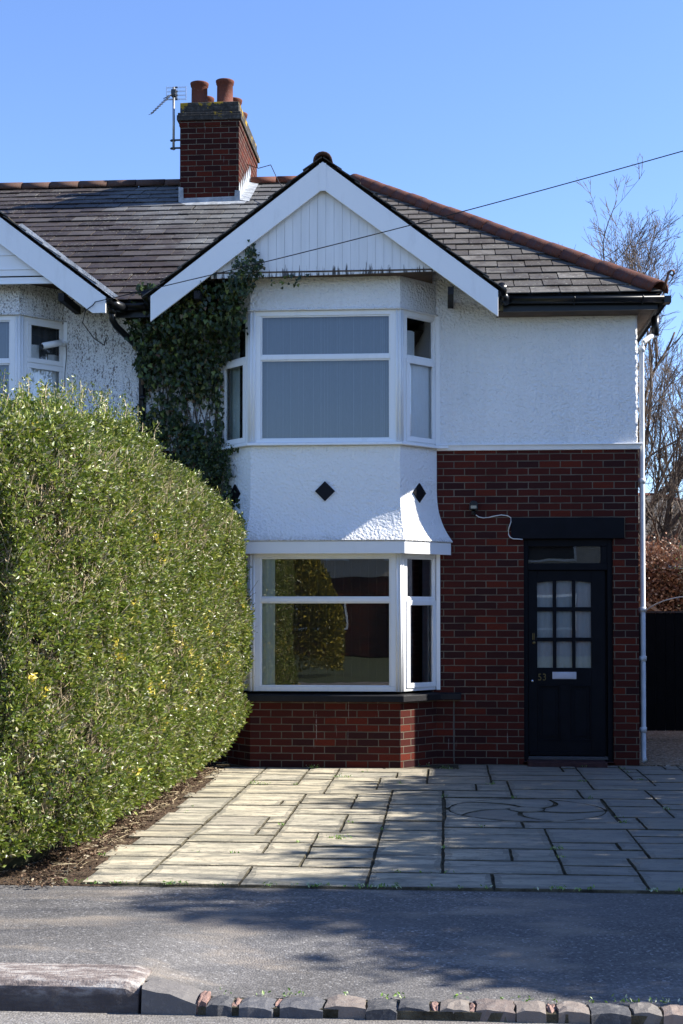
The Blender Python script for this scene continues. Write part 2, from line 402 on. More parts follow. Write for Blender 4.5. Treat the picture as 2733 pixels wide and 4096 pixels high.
def asphalt(name, base, sand=0.0):
    t = NT(name, 0.9, 0.2); o = t.coord()
    v = t.n('TexVoronoi', {'Vector': o, 'Scale': 85.0}); c = t.n('SeparateXYZ', {0: v.outputs['Color']}).outputs[0]
    col = t.ramp(c, [(0.0, tuple(x*0.55 for x in base)), (0.6, base), (0.93, tuple(x*1.45 for x in base)), (1.0, (0.32, 0.31, 0.30))])
    n = t.noise(o, 1.1, 5, 0.6); col = t.mix(t.ramp(n, [(0.35, 0.0), (0.7, 0.5)]), col, tuple(x*1.5 for x in base))
    if sand:
        s = t.noise(t.coord('Object', (0.55, 1.3, 1)), 2.1, 4, 0.55)
        col = t.mix(t.ramp(s, [(0.52, 0.0), (0.70, sand)]), col, (0.33, 0.275, 0.215))
    wh = t.noise(o, 21, 2, 0.5); col = t.mix(t.ramp(wh, [(0.76, 0.0), (0.78, 0.5)]), col, (0.5, 0.48, 0.44))
    pt = t.noise(t.coord('Object', (0.5, 1, 1)), 0.55, 3, 0.5); col = t.mix(t.ramp(pt, [(0.47, 0.0), (0.50, 0.30)]), col, tuple(x*0.55 for x in base))
    t.base(col); t.bump(t.math('SUBTRACT', t.noise(o, 120, 2), v.outputs['Distance']), 0.004, 0.8); M[name] = t.m
asphalt('asphalt', (0.122, 0.116, 0.112), 0.75); asphalt('road_asphalt', (0.17, 0.16, 0.15), 0.2)

def paving_mat(nm='paving', edge=0.0):
    t = NT(nm, 0.85, 0.2); o = t.coord(); isl = t.n('NewGeometry').outputs['Random Per Island']
    a = t.ramp(isl, [(0.0, (0.40, 0.345, 0.25)), (0.35, (0.47, 0.41, 0.30)), (0.7, (0.50, 0.44, 0.325)), (0.93, (0.42, 0.38, 0.30)), (1.0, (0.30, 0.255, 0.20))])
    riv = t.noise(t.coord('Object', (1.2, 4.2, 1), (0, 0, 0.12)), 1.6, 7, 0.68)
    a = t.mix(t.ramp(riv, [(0.46, 0.0), (0.58, 0.85)]), a, (0.19, 0.18, 0.145))
    n = t.noise(o, 1.3, 5, 0.65)
    sx = t.n('SeparateXYZ', {0: o}).outputs[0]
    # algae, traffic grime and shade painted into the colour, heavier nearest the front door
    gx = t.n('MapRange', {'Value': t.math('ADD', sx, t.math('MULTIPLY', n, 1.6)), 'From Min': 0.0, 'From Max': 1.8, 'To Min': 0.0, 'To Max': 0.75}).outputs[0]
    a = t.mix(gx, a, (0.15, 0.15, 0.145))
    a = t.mix(t.ramp(n, [(0.45, 0.0), (0.75, 0.35)]), a, (0.27, 0.26, 0.18))
    sp = t.noise(o, 70, 3, 0.7); a = t.mix(t.ramp(sp, [(0.62, 0.0), (0.75, 0.5)]), a, (0.14, 0.13, 0.11))
    st = t.noise(t.coord('Object', (1.0, 2.2, 1)), 2.6, 8, 0.75); a = t.mix(t.ramp(st, [(0.50, 0.0), (0.63, 0.7)]), a, (0.17, 0.16, 0.13))
    s2 = t.noise(t.coord('Object', (1.0, 1.8, 1)), 8.5, 8, 0.8); a = t.mix(t.ramp(s2, [(0.54-edge, 0.0), (0.60-edge, 0.75)]), a, (0.145, 0.135, 0.11))
    t.base(a); t.bump(t.math('ADD', riv, t.math('MULTIPLY', sp, 0.2)), 0.018, 0.9); M[nm] = t.m
paving_mat(); paving_mat('paving_edge', 0.10)
simple('paving_joint', (0.075, 0.066, 0.045), 0.95, 0.1, var=0.6, scale=9, bump=0.02)

def soil():
    t = NT('soil', 0.95, 0.1); o = t.coord(); n = t.noise(o, 45, 6, 0.75)
    a = t.ramp(n, [(0.3, (0.03, 0.022, 0.016)), (0.5, (0.085, 0.06, 0.042)), (0.62, (0.16, 0.11, 0.075)), (0.72, (0.34, 0.27, 0.20))])
    t.base(a); t.bump(n, 0.03); M['soil'] = t.m
    t = NT('gravel', 0.9, 0.2); o = t.coord(); v = t.n('TexVoronoi', {'Vector': o, 'Scale': 48.0}); c = t.n('SeparateXYZ', {0: v.outputs['Color']}).outputs[0]
    a = t.ramp(c, [(0, (0.10, 0.075, 0.05)), (0.5, (0.30, 0.23, 0.15)), (0.9, (0.45, 0.37, 0.27)), (1, (0.6, 0.55, 0.48))]); t.base(a)
    t.bump(t.math('MULTIPLY', v.outputs['Distance'], -1.0), 0.03); M['gravel'] = t.m
    t = NT('kerb_stone', 0.85, 0.2); o = t.coord(); n = t.noise(t.coord('Object', (3, 9, 9)), 2.0, 7, 0.75)
    a = t.ramp(n, [(0.35, (0.10, 0.085, 0.08)), (0.48, (0.20, 0.165, 0.15)), (0.56, (0.33, 0.30, 0.275)), (0.75, (0.46, 0.44, 0.41))])
    z = t.n('SeparateXYZ', {0: o}).outputs[2]
    lo = t.n('MapRange', {'Value': t.math('ADD', z, t.math('MULTIPLY', n, 0.06)), 'From Min': -0.05, 'From Max': 0.0, 'To Min': 1.0, 'To Max': 0.0}).outputs[0]
    a = t.mix(t.math('MULTIPLY', lo, 0.85), a, (0.06, 0.052, 0.05)); t.base(a); t.bump(t.noise(o, 50, 5, 0.7), 0.012); M['kerb_stone'] = t.m
    t = NT('sett_stone', 0.8, 0.25); o = t.coord(); isl = t.n('NewGeometry').outputs['Random Per Island']
    a = t.ramp(isl, [(0, (0.05, 0.05, 0.052)), (0.4, (0.10, 0.10, 0.108)), (0.75, (0.17, 0.15, 0.13)), (0.9, (0.22, 0.17, 0.145)), (1, (0.07, 0.066, 0.066))])
    n = t.noise(o, 30, 6, 0.75); a = t.mix(t.ramp(n, [(0.5, 0), (0.7, 0.6)]), a, (0.22, 0.205, 0.19)); t.base(a); t.bump(n, 0.008); M['sett_stone'] = t.m
soil(); simple('sett_pink', (0.24, 0.15, 0.125), 0.85, var=0.3, scale=20, bump=0.01)
simple('grass_ground', (0.035, 0.045, 0.018), 0.95, var=0.5, scale=3)

def leaf_mat(name, stops, gloss=0.45, trans=0.25, rough=0.38):
    t = NT(name, rough, gloss); isl = t.n('NewGeometry').outputs['Random Per Island']
    c = t.ramp(isl, stops); t.base(c)
    tl = t.n('BsdfTranslucent', {'Color': c}); mx = t.n('MixShader', {0: trans})
    t.link(t.b.outputs[0], mx.inputs[1]); t.link(tl.outputs[0], mx.inputs[2]); t.link(mx.outputs[0], t.o.inputs[0]); M[name] = t.m
leaf_mat('hedge_leaf', [(0, (0.055, 0.088, 0.012)), (0.35, (0.115, 0.168, 0.018)), (0.65, (0.195, 0.238, 0.030)), (0.84, (0.31, 0.31, 0.07)), (0.92, (0.27, 0.28, 0.20)), (1.0, (0.38, 0.34, 0.20))], 0.6)
leaf_mat('yellow_leaf', [(0, (0.55, 0.43, 0.04)), (0.6, (0.68, 0.56, 0.09)), (1, (0.75, 0.66, 0.25))], 0.3)
leaf_mat('ivy_leaf', [(0, (0.014, 0.027, 0.009)), (0.5, (0.024, 0.044, 0.012)), (0.82, (0.042, 0.072, 0.018)), (0.93, (0.15, 0.19, 0.04)), (1, (0.12, 0.05, 0.025))], 0.4, 0.15)
leaf_mat('beech_leaf', [(0, (0.12, 0.05, 0.028)), (0.5, (0.21, 0.095, 0.055)), (0.85, (0.33, 0.18, 0.11)), (1, (0.55, 0.42, 0.32))], 0.5, 0.2)
leaf_mat('spring_leaf', [(0, (0.10, 0.19, 0.03)), (0.7, (0.20, 0.32, 0.06)), (1, (0.6, 0.62, 0.5))], 0.3)
leaf_mat('cypress_leaf', [(0, (0.03, 0.05, 0.02)), (1, (0.06, 0.09, 0.03))], 0.3)
leaf_mat('litter_leaf', [(0, (0.04, 0.025, 0.016)), (0.5, (0.085, 0.05, 0.032)), (0.9, (0.16, 0.11, 0.07)), (1, (0.42, 0.36, 0.26))], 0.2, 0.05, 0.8)
simple('hedge_twig', (0.36, 0.29, 0.18), 0.8, var=0.35, scale=6)
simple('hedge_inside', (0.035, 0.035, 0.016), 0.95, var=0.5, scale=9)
simple('ivy_stem', (0.09, 0.07, 0.05), 0.9)
simple('bark', (0.10, 0.075, 0.058), 0.9, var=0.35, scale=5)
simple('gate_paint', (0.003, 0.003, 0.004), 0.6, 0.1, var=0.3)
simple('shed_wood', (0.28, 0.19, 0.11), 0.8, var=0.35, scale=6)
simple('far_render', (0.72, 0.74, 0.76), 0.8); simple('far_slate', (0.22, 0.215, 0.205), 0.8, var=0.25, scale=3)
simple('beige_render', (0.52, 0.44, 0.35), 0.85)

# ================================================================== GROUND
PX = -2.29                                            # left edge of the paving
g = MB(); g.box(-400, 400, 30.1, 900, -0.3, -0.05); g.build('ground', M['grass_ground'], kind='structure')
g = MB(); g.box(-60, -3.6, -6.6, 30, -0.25, -0.03); g.box(5.6, 60, -6.6, 30, -0.25, -0.03); g.build('lawn', M['grass_ground'], kind='structure')
g = MB(); g.box(-60, 60, -15.2, -8.74, -0.4, -0.145); g.build('road', M['road_asphalt'], kind='structure')
g = MB(); g.box(-60, 60, -17.2, -15.25, -0.4, -0.02); g.build('opposite_pavement', M['asphalt'], kind='structure')
g = MB(); g.box(-400, 400, -400, -17.22, -0.4, -0.04); g.build('opposite_gardens', M['grass_ground'], kind='structure')
# footpath as a sheet that dips to the dropped kerb
def foot_z(x, y):
    a = min(1, max(0, (x+1.55)/0.55)); a = a*a*(3-2*a); b = min(1, max(0, (-7.4-y)/0.95)); b = b*b*(3-2*b)
    return -0.012 - 0.095*a*b + 0.004*mnoise.noise(Vector((x*0.9, y*0.9, 0)))
xs = np.concatenate((np.linspace(-60, -5, 12), np.linspace(-4.9, 5, 120), np.linspace(6, 60, 12))); ys = np.linspace(-8.59, -6.6, 32)
V = [(x, y, foot_z(x, y)) for y in ys for x in xs]; nx = len(xs)
F = [(j*nx+i, j*nx+i+1, (j+1)*nx+i+1, (j+1)*nx+i) for j in range(len(ys)-1) for i in range(nx-1)]
npmesh('footpath', V, F, M['asphalt'], smooth=True, kind='structure')
# kerbstones: one long piece per stone
def kerb(x0, x1):
    m = MB(); n = 14
    for i in range(n):
        a = x0+(x1-x0)*i/n; b = x0+(x1-x0)*(i+1)/n
        def ring(x):
            e = 0.02*max(0, 1-(x1-x)/0.10)**2 if x1 > -1.5 else 0
            j = 0.004*mnoise.noise(Vector((x*7, 1, 0)))
            return [(x, -8.43, -0.2), (x, -8.43, -0.008-e), (x, -8.66, -0.006-e+j), (x, -8.70, -0.012-e*1.3+j), (x, -8.725+j, -0.035-e*1.6), (x, -8.74+j, -0.15), (x, -8.74, -0.2)]
        A, B = ring(a), ring(b); k = len(A); fs = [(q, q+k, q+k+1, q+1) for q in range(k-1)]
        if i == 0: fs.append(tuple(range(k)))
        if i == n-1: fs.append(tuple(range(2*k-1, k-1, -1)))
        m.add(A+B, fs)
    return m
kb = MB(); x = -1.36
for i in range(14):
    L = 0.92; q = kerb(x-L+0.006, x); kb.add(q.v, q.f); x -= L
kb.build('kerb', M['kerb_stone'], kind='structure', bev=0.006, fixn=True)
# dropped crossing: granite setts with bits of pink brick between them
st = MB(); rs = random.Random(3)
def sett(x0, x1, y0, y1, zl, zr, mi):
    n = 5; vs = []; c = 0.006
    for k in range(2):
        for j in range(n):
            for i in range(n):
                u, v = i/(n-1), j/(n-1); edge = (u in (0, 1)) + (v in (0, 1))
                x = x0+(x1-x0)*u + rs.uniform(-c, c); y = y0+(y1-y0)*v + rs.uniform(-c, c)
                z = (zl+(zr-zl)*u + rs.uniform(-0.005, 0.005) - 0.008*edge) if k else -0.25
                vs.append((x, y, z))
    o = n*n; fs = [(o+j*n+i, o+j*n+i+1, o+(j+1)*n+i+1, o+(j+1)*n+i) for j in range(n-1) for i in range(n-1)]
    rim = [i for i in range(n)]+[j*n+n-1 for j in range(1, n)]+[n*n-1-i for i in range(1, n)]+[j*n for j in range(n-2, 0, -1)]
    fs += [(rim[i], rim[(i+1) % len(rim)], rim[(i+1) % len(rim)]+o, rim[i]+o) for i in range(len(rim))]
    st.add(vs, fs, mi)
sett(-1.345, -1.10, -8.745, -8.53, -0.022, -0.080, 0)
sett(-1.097, -1.058, -8.74, -8.56, -0.075, -0.08, 1)
x = -1.05; k = 0
while x < 9:
    w_ = rs.uniform(0.10, 0.19); dj = rs.uniform(-.018, .008); sett(x, x+w_, -8.745+dj, -8.58+rs.uniform(-.02, .015), -0.086+dj*0.5, -0.090+dj*0.4, 0); x += w_+0.003
    if rs.random() < 0.35: w2 = rs.uniform(0.02, 0.045); sett(x, x+w2, -8.725+rs.uniform(-.01, .01), -8.60, -0.096, -0.099, 1); x += w2+0.004
    else: x += 0.005
st.slab([(-1.09, -8.742), (9, -8.742), (9, -8.60), (-1.09, -8.60)], -0.25, -0.107, 2); st.build('sett_strip', [M['sett_stone'], M['sett_pink'], M['paving_joint']], kind='structure', fixn=True, bev=0.007)
g = MB(); g.box(-4.2, -2.0, -6.62, 0.0, -0.2, -0.008); g.build('soil_bed', M['soil'], kind='structure')
g = MB(); g.box(2.56, 5.6, 0.02, 30, -0.2, 0.004); g.box(2.05, 2.56, 0.02, 30, -0.2, 0.004); g.build('gravel_path', M['gravel'], kind='structure')
g = MB(); g.box(PX-0.02, 5.6, -6.6, 0.0, -0.2, -0.010); g.build('paving_bed', M['paving_joint'], kind='structure')

# slabs laid in a random ashlar pattern on a 0.152 m grid, with a circle set into them
U = 0.152; GX = int((5.4-PX)/U); GY = int(6.58/U)
occ = np.zeros((GX, GY), bool); slabs = []; rp = random.Random(21)
CXc, CYc, CR = 0.70, -3.36, 0.66
ci0 = round((CXc-0.69-PX)/U); cj0 = round((CYc-0.69+6.58)/U); cn = 9
occ[ci0:ci0+cn, cj0:cj0+cn] = True
sizes = [(6, 4), (5, 4), (6, 3), (4, 4), (4, 3), (6, 2), (4, 2), (3, 4), (3, 3), (5, 3), (5, 2), (3, 2), (2, 3), (2, 2), (4, 3), (6, 3), (1, 2), (2, 1), (1, 1)]
for j in range(GY):
    for i in range(GX):
        if occ[i, j]: continue
        cand = sizes[:12]; rp.shuffle(cand); cand = cand+sizes[12:]
        for (a, b) in cand:
            if i+a <= GX and j+b <= GY and not occ[i:i+a, j:j+b].any():
                if a < 3 and cand.index((a, b)) < 12 and rp.random() < 0.5: continue
                occ[i:i+a, j:j+b] = True; slabs.append((i, j, a, b)); break
pv = MB()
def poly_slab(poly, gap=0.008):
    # shrink towards the centre, chip the outline, raise at random
    cx = sum(p[0] for p in poly)/len(poly); cy = sum(p[1] for p in poly)/len(poly)
    out = []; n = len(poly)
    for i in range(n):
        a, b = poly[i], poly[(i+1) % n]; L = math.hypot(b[0]-a[0], b[1]-a[1]); k = max(1, int(L/0.09))
        for q in range(k):
            t = q/k; x = a[0]+(b[0]-a[0])*t; y = a[1]+(b[1]-a[1])*t
            d = math.hypot(x-cx, y-cy)+1e-6; s_ = 1-(gap*1.25)/d
            x = cx+(x-cx)*s_; y = cy+(y-cy)*s_
            out.append((x+rp.uniform(-.0035, .0035), y+rp.uniform(-.0035, .0035)))
    z = rp.uniform(-0.003, 0.003)+0.004; tx, ty = rp.uniform(-.004, .004), rp.uniform(-.005, .005)
    zz = lambda x, y: z+(x-cx)*tx+(y-cy)*ty
    n = len(out)
    def ins(x, y, w_): f = 1-w_/max(.05, math.hypot(x-cx, y-cy)); return cx+(x-cx)*f, cy+(y-cy)*f
    vs = [(x, y, -0.05) for x, y in out]+[(x, y, zz(x, y)-0.009) for x, y in out]
    vs += [(*ins(x, y, 0.007), zz(x, y)) for x, y in out]+[(*ins(x, y, 0.012+rp.uniform(0.018, 0.05)), zz(x, y)+0.0005) for x, y in out]
    fs = [(i+k*n, (i+1) % n+k*n, (i+1) % n+(k+1)*n, i+(k+1)*n) for k in range(3) for i in range(n)]+[tuple(range(3*n, 4*n))]
    pv.add(vs, fs); pv.m[-3*n-1:] = [1]*n+[1]*n+[2]*n+[0]
    for i in range(n):
        if abs(out[(i+1) % n][1]-out[i][1]) < abs(out[(i+1) % n][0]-out[i][0]): pv.m[-2*n-1+i] = 1
gapv = lambda: rp.uniform(0.008, 0.016)
bayfoot = [(-2.45, 0.05), (-2.03, -0.44), (-0.42, -0.44), (0.0, 0.05)]
for (i, j, a, b) in slabs:
    x0 = PX+i*U; y0 = -6.59+j*U; x1 = x0+a*U; y1 = y0+b*U
    h = rp.uniform(0.002, 0.007); hy = rp.uniform(0.006, 0.014)
    if y1 > -0.44 and x0 < 0.02 and x1 > -2.45:
        if y0 > -0.45: continue
        y1 = min(y1, -0.455)
    y1 = min(y1, -0.01)
    if x0 < PX+0.01: x0 += rp.choice((0, -0.05, 0.06, 0.1))
    if y1-y0 < 0.05: continue
    poly_slab([(x0+h, y0+hy), (x1-h, y0+hy), (x1-h, y1-hy), (x0+h, y1-hy)], 0.0)
for (x0, x1, y0, y1) in [(-0.02, 0.3, -0.43, -0.03), (0.31, 0.86, -0.43, -0.03)]: pass
# the circle: corner pieces outside, curved petals inside
bx0 = PX+ci0*U; by0 = -6.59+cj0*U; S = cn*U; cx, cy = bx0+S/2, by0+S/2; CR = S/2-0.03
def arc(c, r, a0, a1, n=12): return [(c[0]+r*math.cos(a0+(a1-a0)*i/n), c[1]+r*math.sin(a0+(a1-a0)*i/n)) for i in range(n+1)]
for q in range(4):
    a0 = q*math.pi/2; co = (cx+S/2*(1 if q in (0, 3) else -1)*0.992, cy+S/2*(1 if q < 2 else -1)*0.992)
    poly_slab(arc((cx, cy), CR+0.012, a0+0.05, a0+math.pi/2-0.05)+[co], 0.006)
spokes = []
for q in range(5):
    th = q*2*math.pi/5+0.3
    cl = [(cx+CR*t*math.cos(th+0.9*t), cy+CR*t*math.sin(th+0.9*t)) for t in [i/8 for i in range(9)]]
    spokes.append(cl)
for q in range(5):
    A = spokes[q]; B = spokes[(q+1) % 5]; a0 = q*2*math.pi/5+0.3+0.9
    rim = arc((cx, cy), CR, a0, a0+2*math.pi/5, 8)
    poly_slab(A[2:]+rim[1:-1]+B[:1:-1], 0.016)
poly_slab(arc((cx, cy), CR*0.24, 0, 2*math.pi*11/12, 11), 0.008)
pv.build('paving', [M['paving'], M['paving_joint'], M['paving_edge']], kind='structure', fixn=True)

# ================================================================== SHARED SHAPES OF THE TWO HOUSES
def clip(poly, a, b, c):                      # keep a*x+b*y<=c
    out = []
    for i in range(len(poly)):
        p, q = poly[i], poly[(i+1) % len(poly)]; dp = a*p[0]+b*p[1]-c; dq = a*q[0]+b*q[1]-c
        if dp <= 0: out.append(p)
        if dp*dq < 0: t = dp/(dp-dq); out.append((p[0]+(q[0]-p[0])*t, p[1]+(q[1]-p[1])*t))
    return out

def slate_field(o, u, v, U0, U1, VL, sw, gauge, clips, mats=None, keep=None, seed=1, mi=0):
    # o: eaves origin, u: along the eaves, v: up the slope (unit vectors); slates overlap upward
    m = MB(); o = Vector(o); u = Vector(u).normalized(); v = Vector(v).normalized(); n = u.cross(v)
    if n.z < 0: n = -n
    rr = random.Random(seed); rows = int(VL/gauge)+1
    for r_ in range(rows):
        v0 = r_*gauge-0.02; off = (0.5 if r_ % 2 else 0)*sw+rr.uniform(-.015, .015)
        k0 = int(U0/sw)-2
        for k in range(k0, int(U1/sw)+2):
            a = k*sw+off; slip = rr.uniform(-.006, .006) if rr.random() > 0.03 else -0.012
            if keep and not keep(a+sw/2, v0+gauge/2): continue
            wob = rr.uniform(-.003, .003)
            poly = [(a+0.005, v0+slip), (a+sw-0.005, v0+slip+wob), (a+sw-0.005, v0+gauge+0.05), (a+0.005, v0+gauge+0.05)]
            poly = clip(clip(clip(poly, -1, 0, -U0), 1, 0, U1), 0, 1, VL)
            for c in clips:
                if poly: poly = clip(poly, *c)
            if len(poly) < 3: continue
            tl = rr.uniform(-.003, .004); h = lambda q: tl+0.018*(1-(q-v0)/(gauge+0.05))+0.006
            top = [o+u*x+v*y+n*(h(y)+0.004+rr.uniform(0, .002)) for x, y in poly]
            bot = [o+u*x+v*y+n*(h(y)-0.005) for x, y in poly]; k_ = len(poly)
            m.add([tuple(p) for p in top+bot], [tuple(range(k_))]+[(i, i+k_, (i+1) % k_+k_, (i+1) % k_) for i in range(k_)], mi)
    return m

def ridge_tiles(p0, p1, name, mat, parent, r_=0.115, L=0.42, angle=100, seed=5, taper_end=False):
    m = MB(); p0, p1 = Vector(p0), Vector(p1); d = p1-p0; tot = d.length; d.normalize()
    side = d.cross(Vector((0, 0, 1))).normalized(); up = side.cross(d).normalized(); rr = random.Random(seed)
    n = max(1, round(tot/L)); K = 8
    for i in range(n):
        a = p0+d*(tot*i/n); b = p0+d*(tot*(i+1)/n-0.012); j = rr.uniform(-.005, .005); sh = side*rr.uniform(-.005, .005); vs = []
        for pt, rad in ((a, r_), (b, r_)):
            for rr_ in (rad, rad-0.018):
                for k in range(K+1):
                    t = R(-angle + 2*angle*k/K)*0.9
                    vs.append(tuple(pt+sh+side*(math.sin(t)*rr_)+up*(math.cos(t)*rr_-r_*0.42+j)))
        q = K+1; fs = []
        for k in range(K):
            fs += [(k, k+1, 2*q+k+1, 2*q+k), (q+k+1, q+k, 3*q+k, 3*q+k+1), (k, q+k, q+k+1, k+1), (2*q+k, 2*q+k+1, 3*q+k+1, 3*q+k)]
        fs += [(0, 2*q, 3*q, q), (K, q+K, 3*q+K, 2*q+K)]
        m.add(vs, fs, 0, True)
    return m.build(name, mat, parent, fixn=True)

UP = Vector((0, 0, 1))
def frame_bar(m, P, D, a0, a1, z0, z1, d0, d1):
    # a bar in the plane of a window: P origin, D unit direction, outward normal on the right of D
    n = Vector((D.y, -D.x))
    pts = [P+D*a0+n*d0, P+D*a1+n*d0, P+D*a1+n*d1, P+D*a0+n*d1]
    m.slab([(p.x, p.y) for p in pts], z0, z1)

def window(parent, name, p0, p1, z0, z1, tz, f=0.05, open_low=False, open_top=False, fill=None, gl='glass', label=None, handle=True):
    P = Vector(p0); Q = Vector(p1); L = (Q-P).length; D = (Q-P).normalized(); m = MB(); b = lambda *a: frame_bar(m, P, D, *a)
    b(0, L, z1-f, z1, -0.05, 0.0); b(0, L, z0, z0+f, -0.05, 0.0)
    b(0, f, z0+f, z1-f, -0.05, 0.0); b(L-f, L, z0+f, z1-f, -0.05, 0.0)
    b(f, L-f, tz-0.022, tz+0.022, -0.05, 0.0)
    # glazing beads, slightly back
    for (za, zb) in ((z0+f, tz-0.022), (tz+0.022, z1-f)):
        for q in ((f, L-f, za, za+0.014), (f, L-f, zb-0.014, zb), (f, f+0.014, za+0.014, zb-0.014), (L-f-0.014, L-f, za+0.014, zb-0.014)):
            b(*q, -0.04, -0.012)
    o = m.build(name, M['white_upvc'], parent, bev=0.004, label=label)
    def sash(za, zb):
        s = MB(); e = 0.012; t = 0.052; c = lambda *a: frame_bar(s, P, D, *a)
        x0, x1 = f-0.018, L-f+0.018; za -= 0.018; zb += 0.018
        c(x0, x1, za, za+t, 0.001, e); c(x0, x1, zb-t, zb, 0.001, e); c(x0, x0+t, za+t, zb-t, 0.001, e); c(x1-t, x1, za+t, zb-t, 0.001, e)
        s.build('sash', M['white_upvc'], o, bev=0.004)
    if open_low: sash(z0+f, tz-0.022)
    if open_top: sash(tz+0.022, z1-f)
    for (za, zb) in ((z0+f, tz-0.022), (tz+0.022, z1-f)):
        s = MB(); frame_bar(s, P, D, f+0.002, L-f-0.002, za+0.002, zb-0.002, -0.030, -0.026)
        # single outer sheet
        n = Vector((D.y, -D.x)); A = P+D*(f+0.002)-n*0.026; B = P+D*(L-f-0.002)-n*0.026
        s = MB(); s.add([(A.x, A.y, za), (B.x, B.y, za), (B.x, B.y, zb), (A.x, A.y, zb)], [(0, 1, 2, 3)])
        s.build('pane', M[gl], o)
    if fill:
        for (mat, fa, fb, z_a, z_b, back, pleat) in fill:
            n = Vector((D.y, -D.x)); k = 60; c = MB(); vs = []
            for i in range(k+1):
                t = i/k; pp = P+D*(L*(fa+(fb-fa)*t))-n*(back+pleat*math.sin(t*(fb-fa)*L*55)+pleat*0.6*math.sin(t*31*(fb-fa)*L+1))
                vs += [(pp.x, pp.y, z_a), (pp.x, pp.y, z_b)]
            c.add(vs, [(2*i, 2*i+2, 2*i+3, 2*i+1) for i in range(k)], 0, True); c.build('curtain', M[mat], o)
    return o

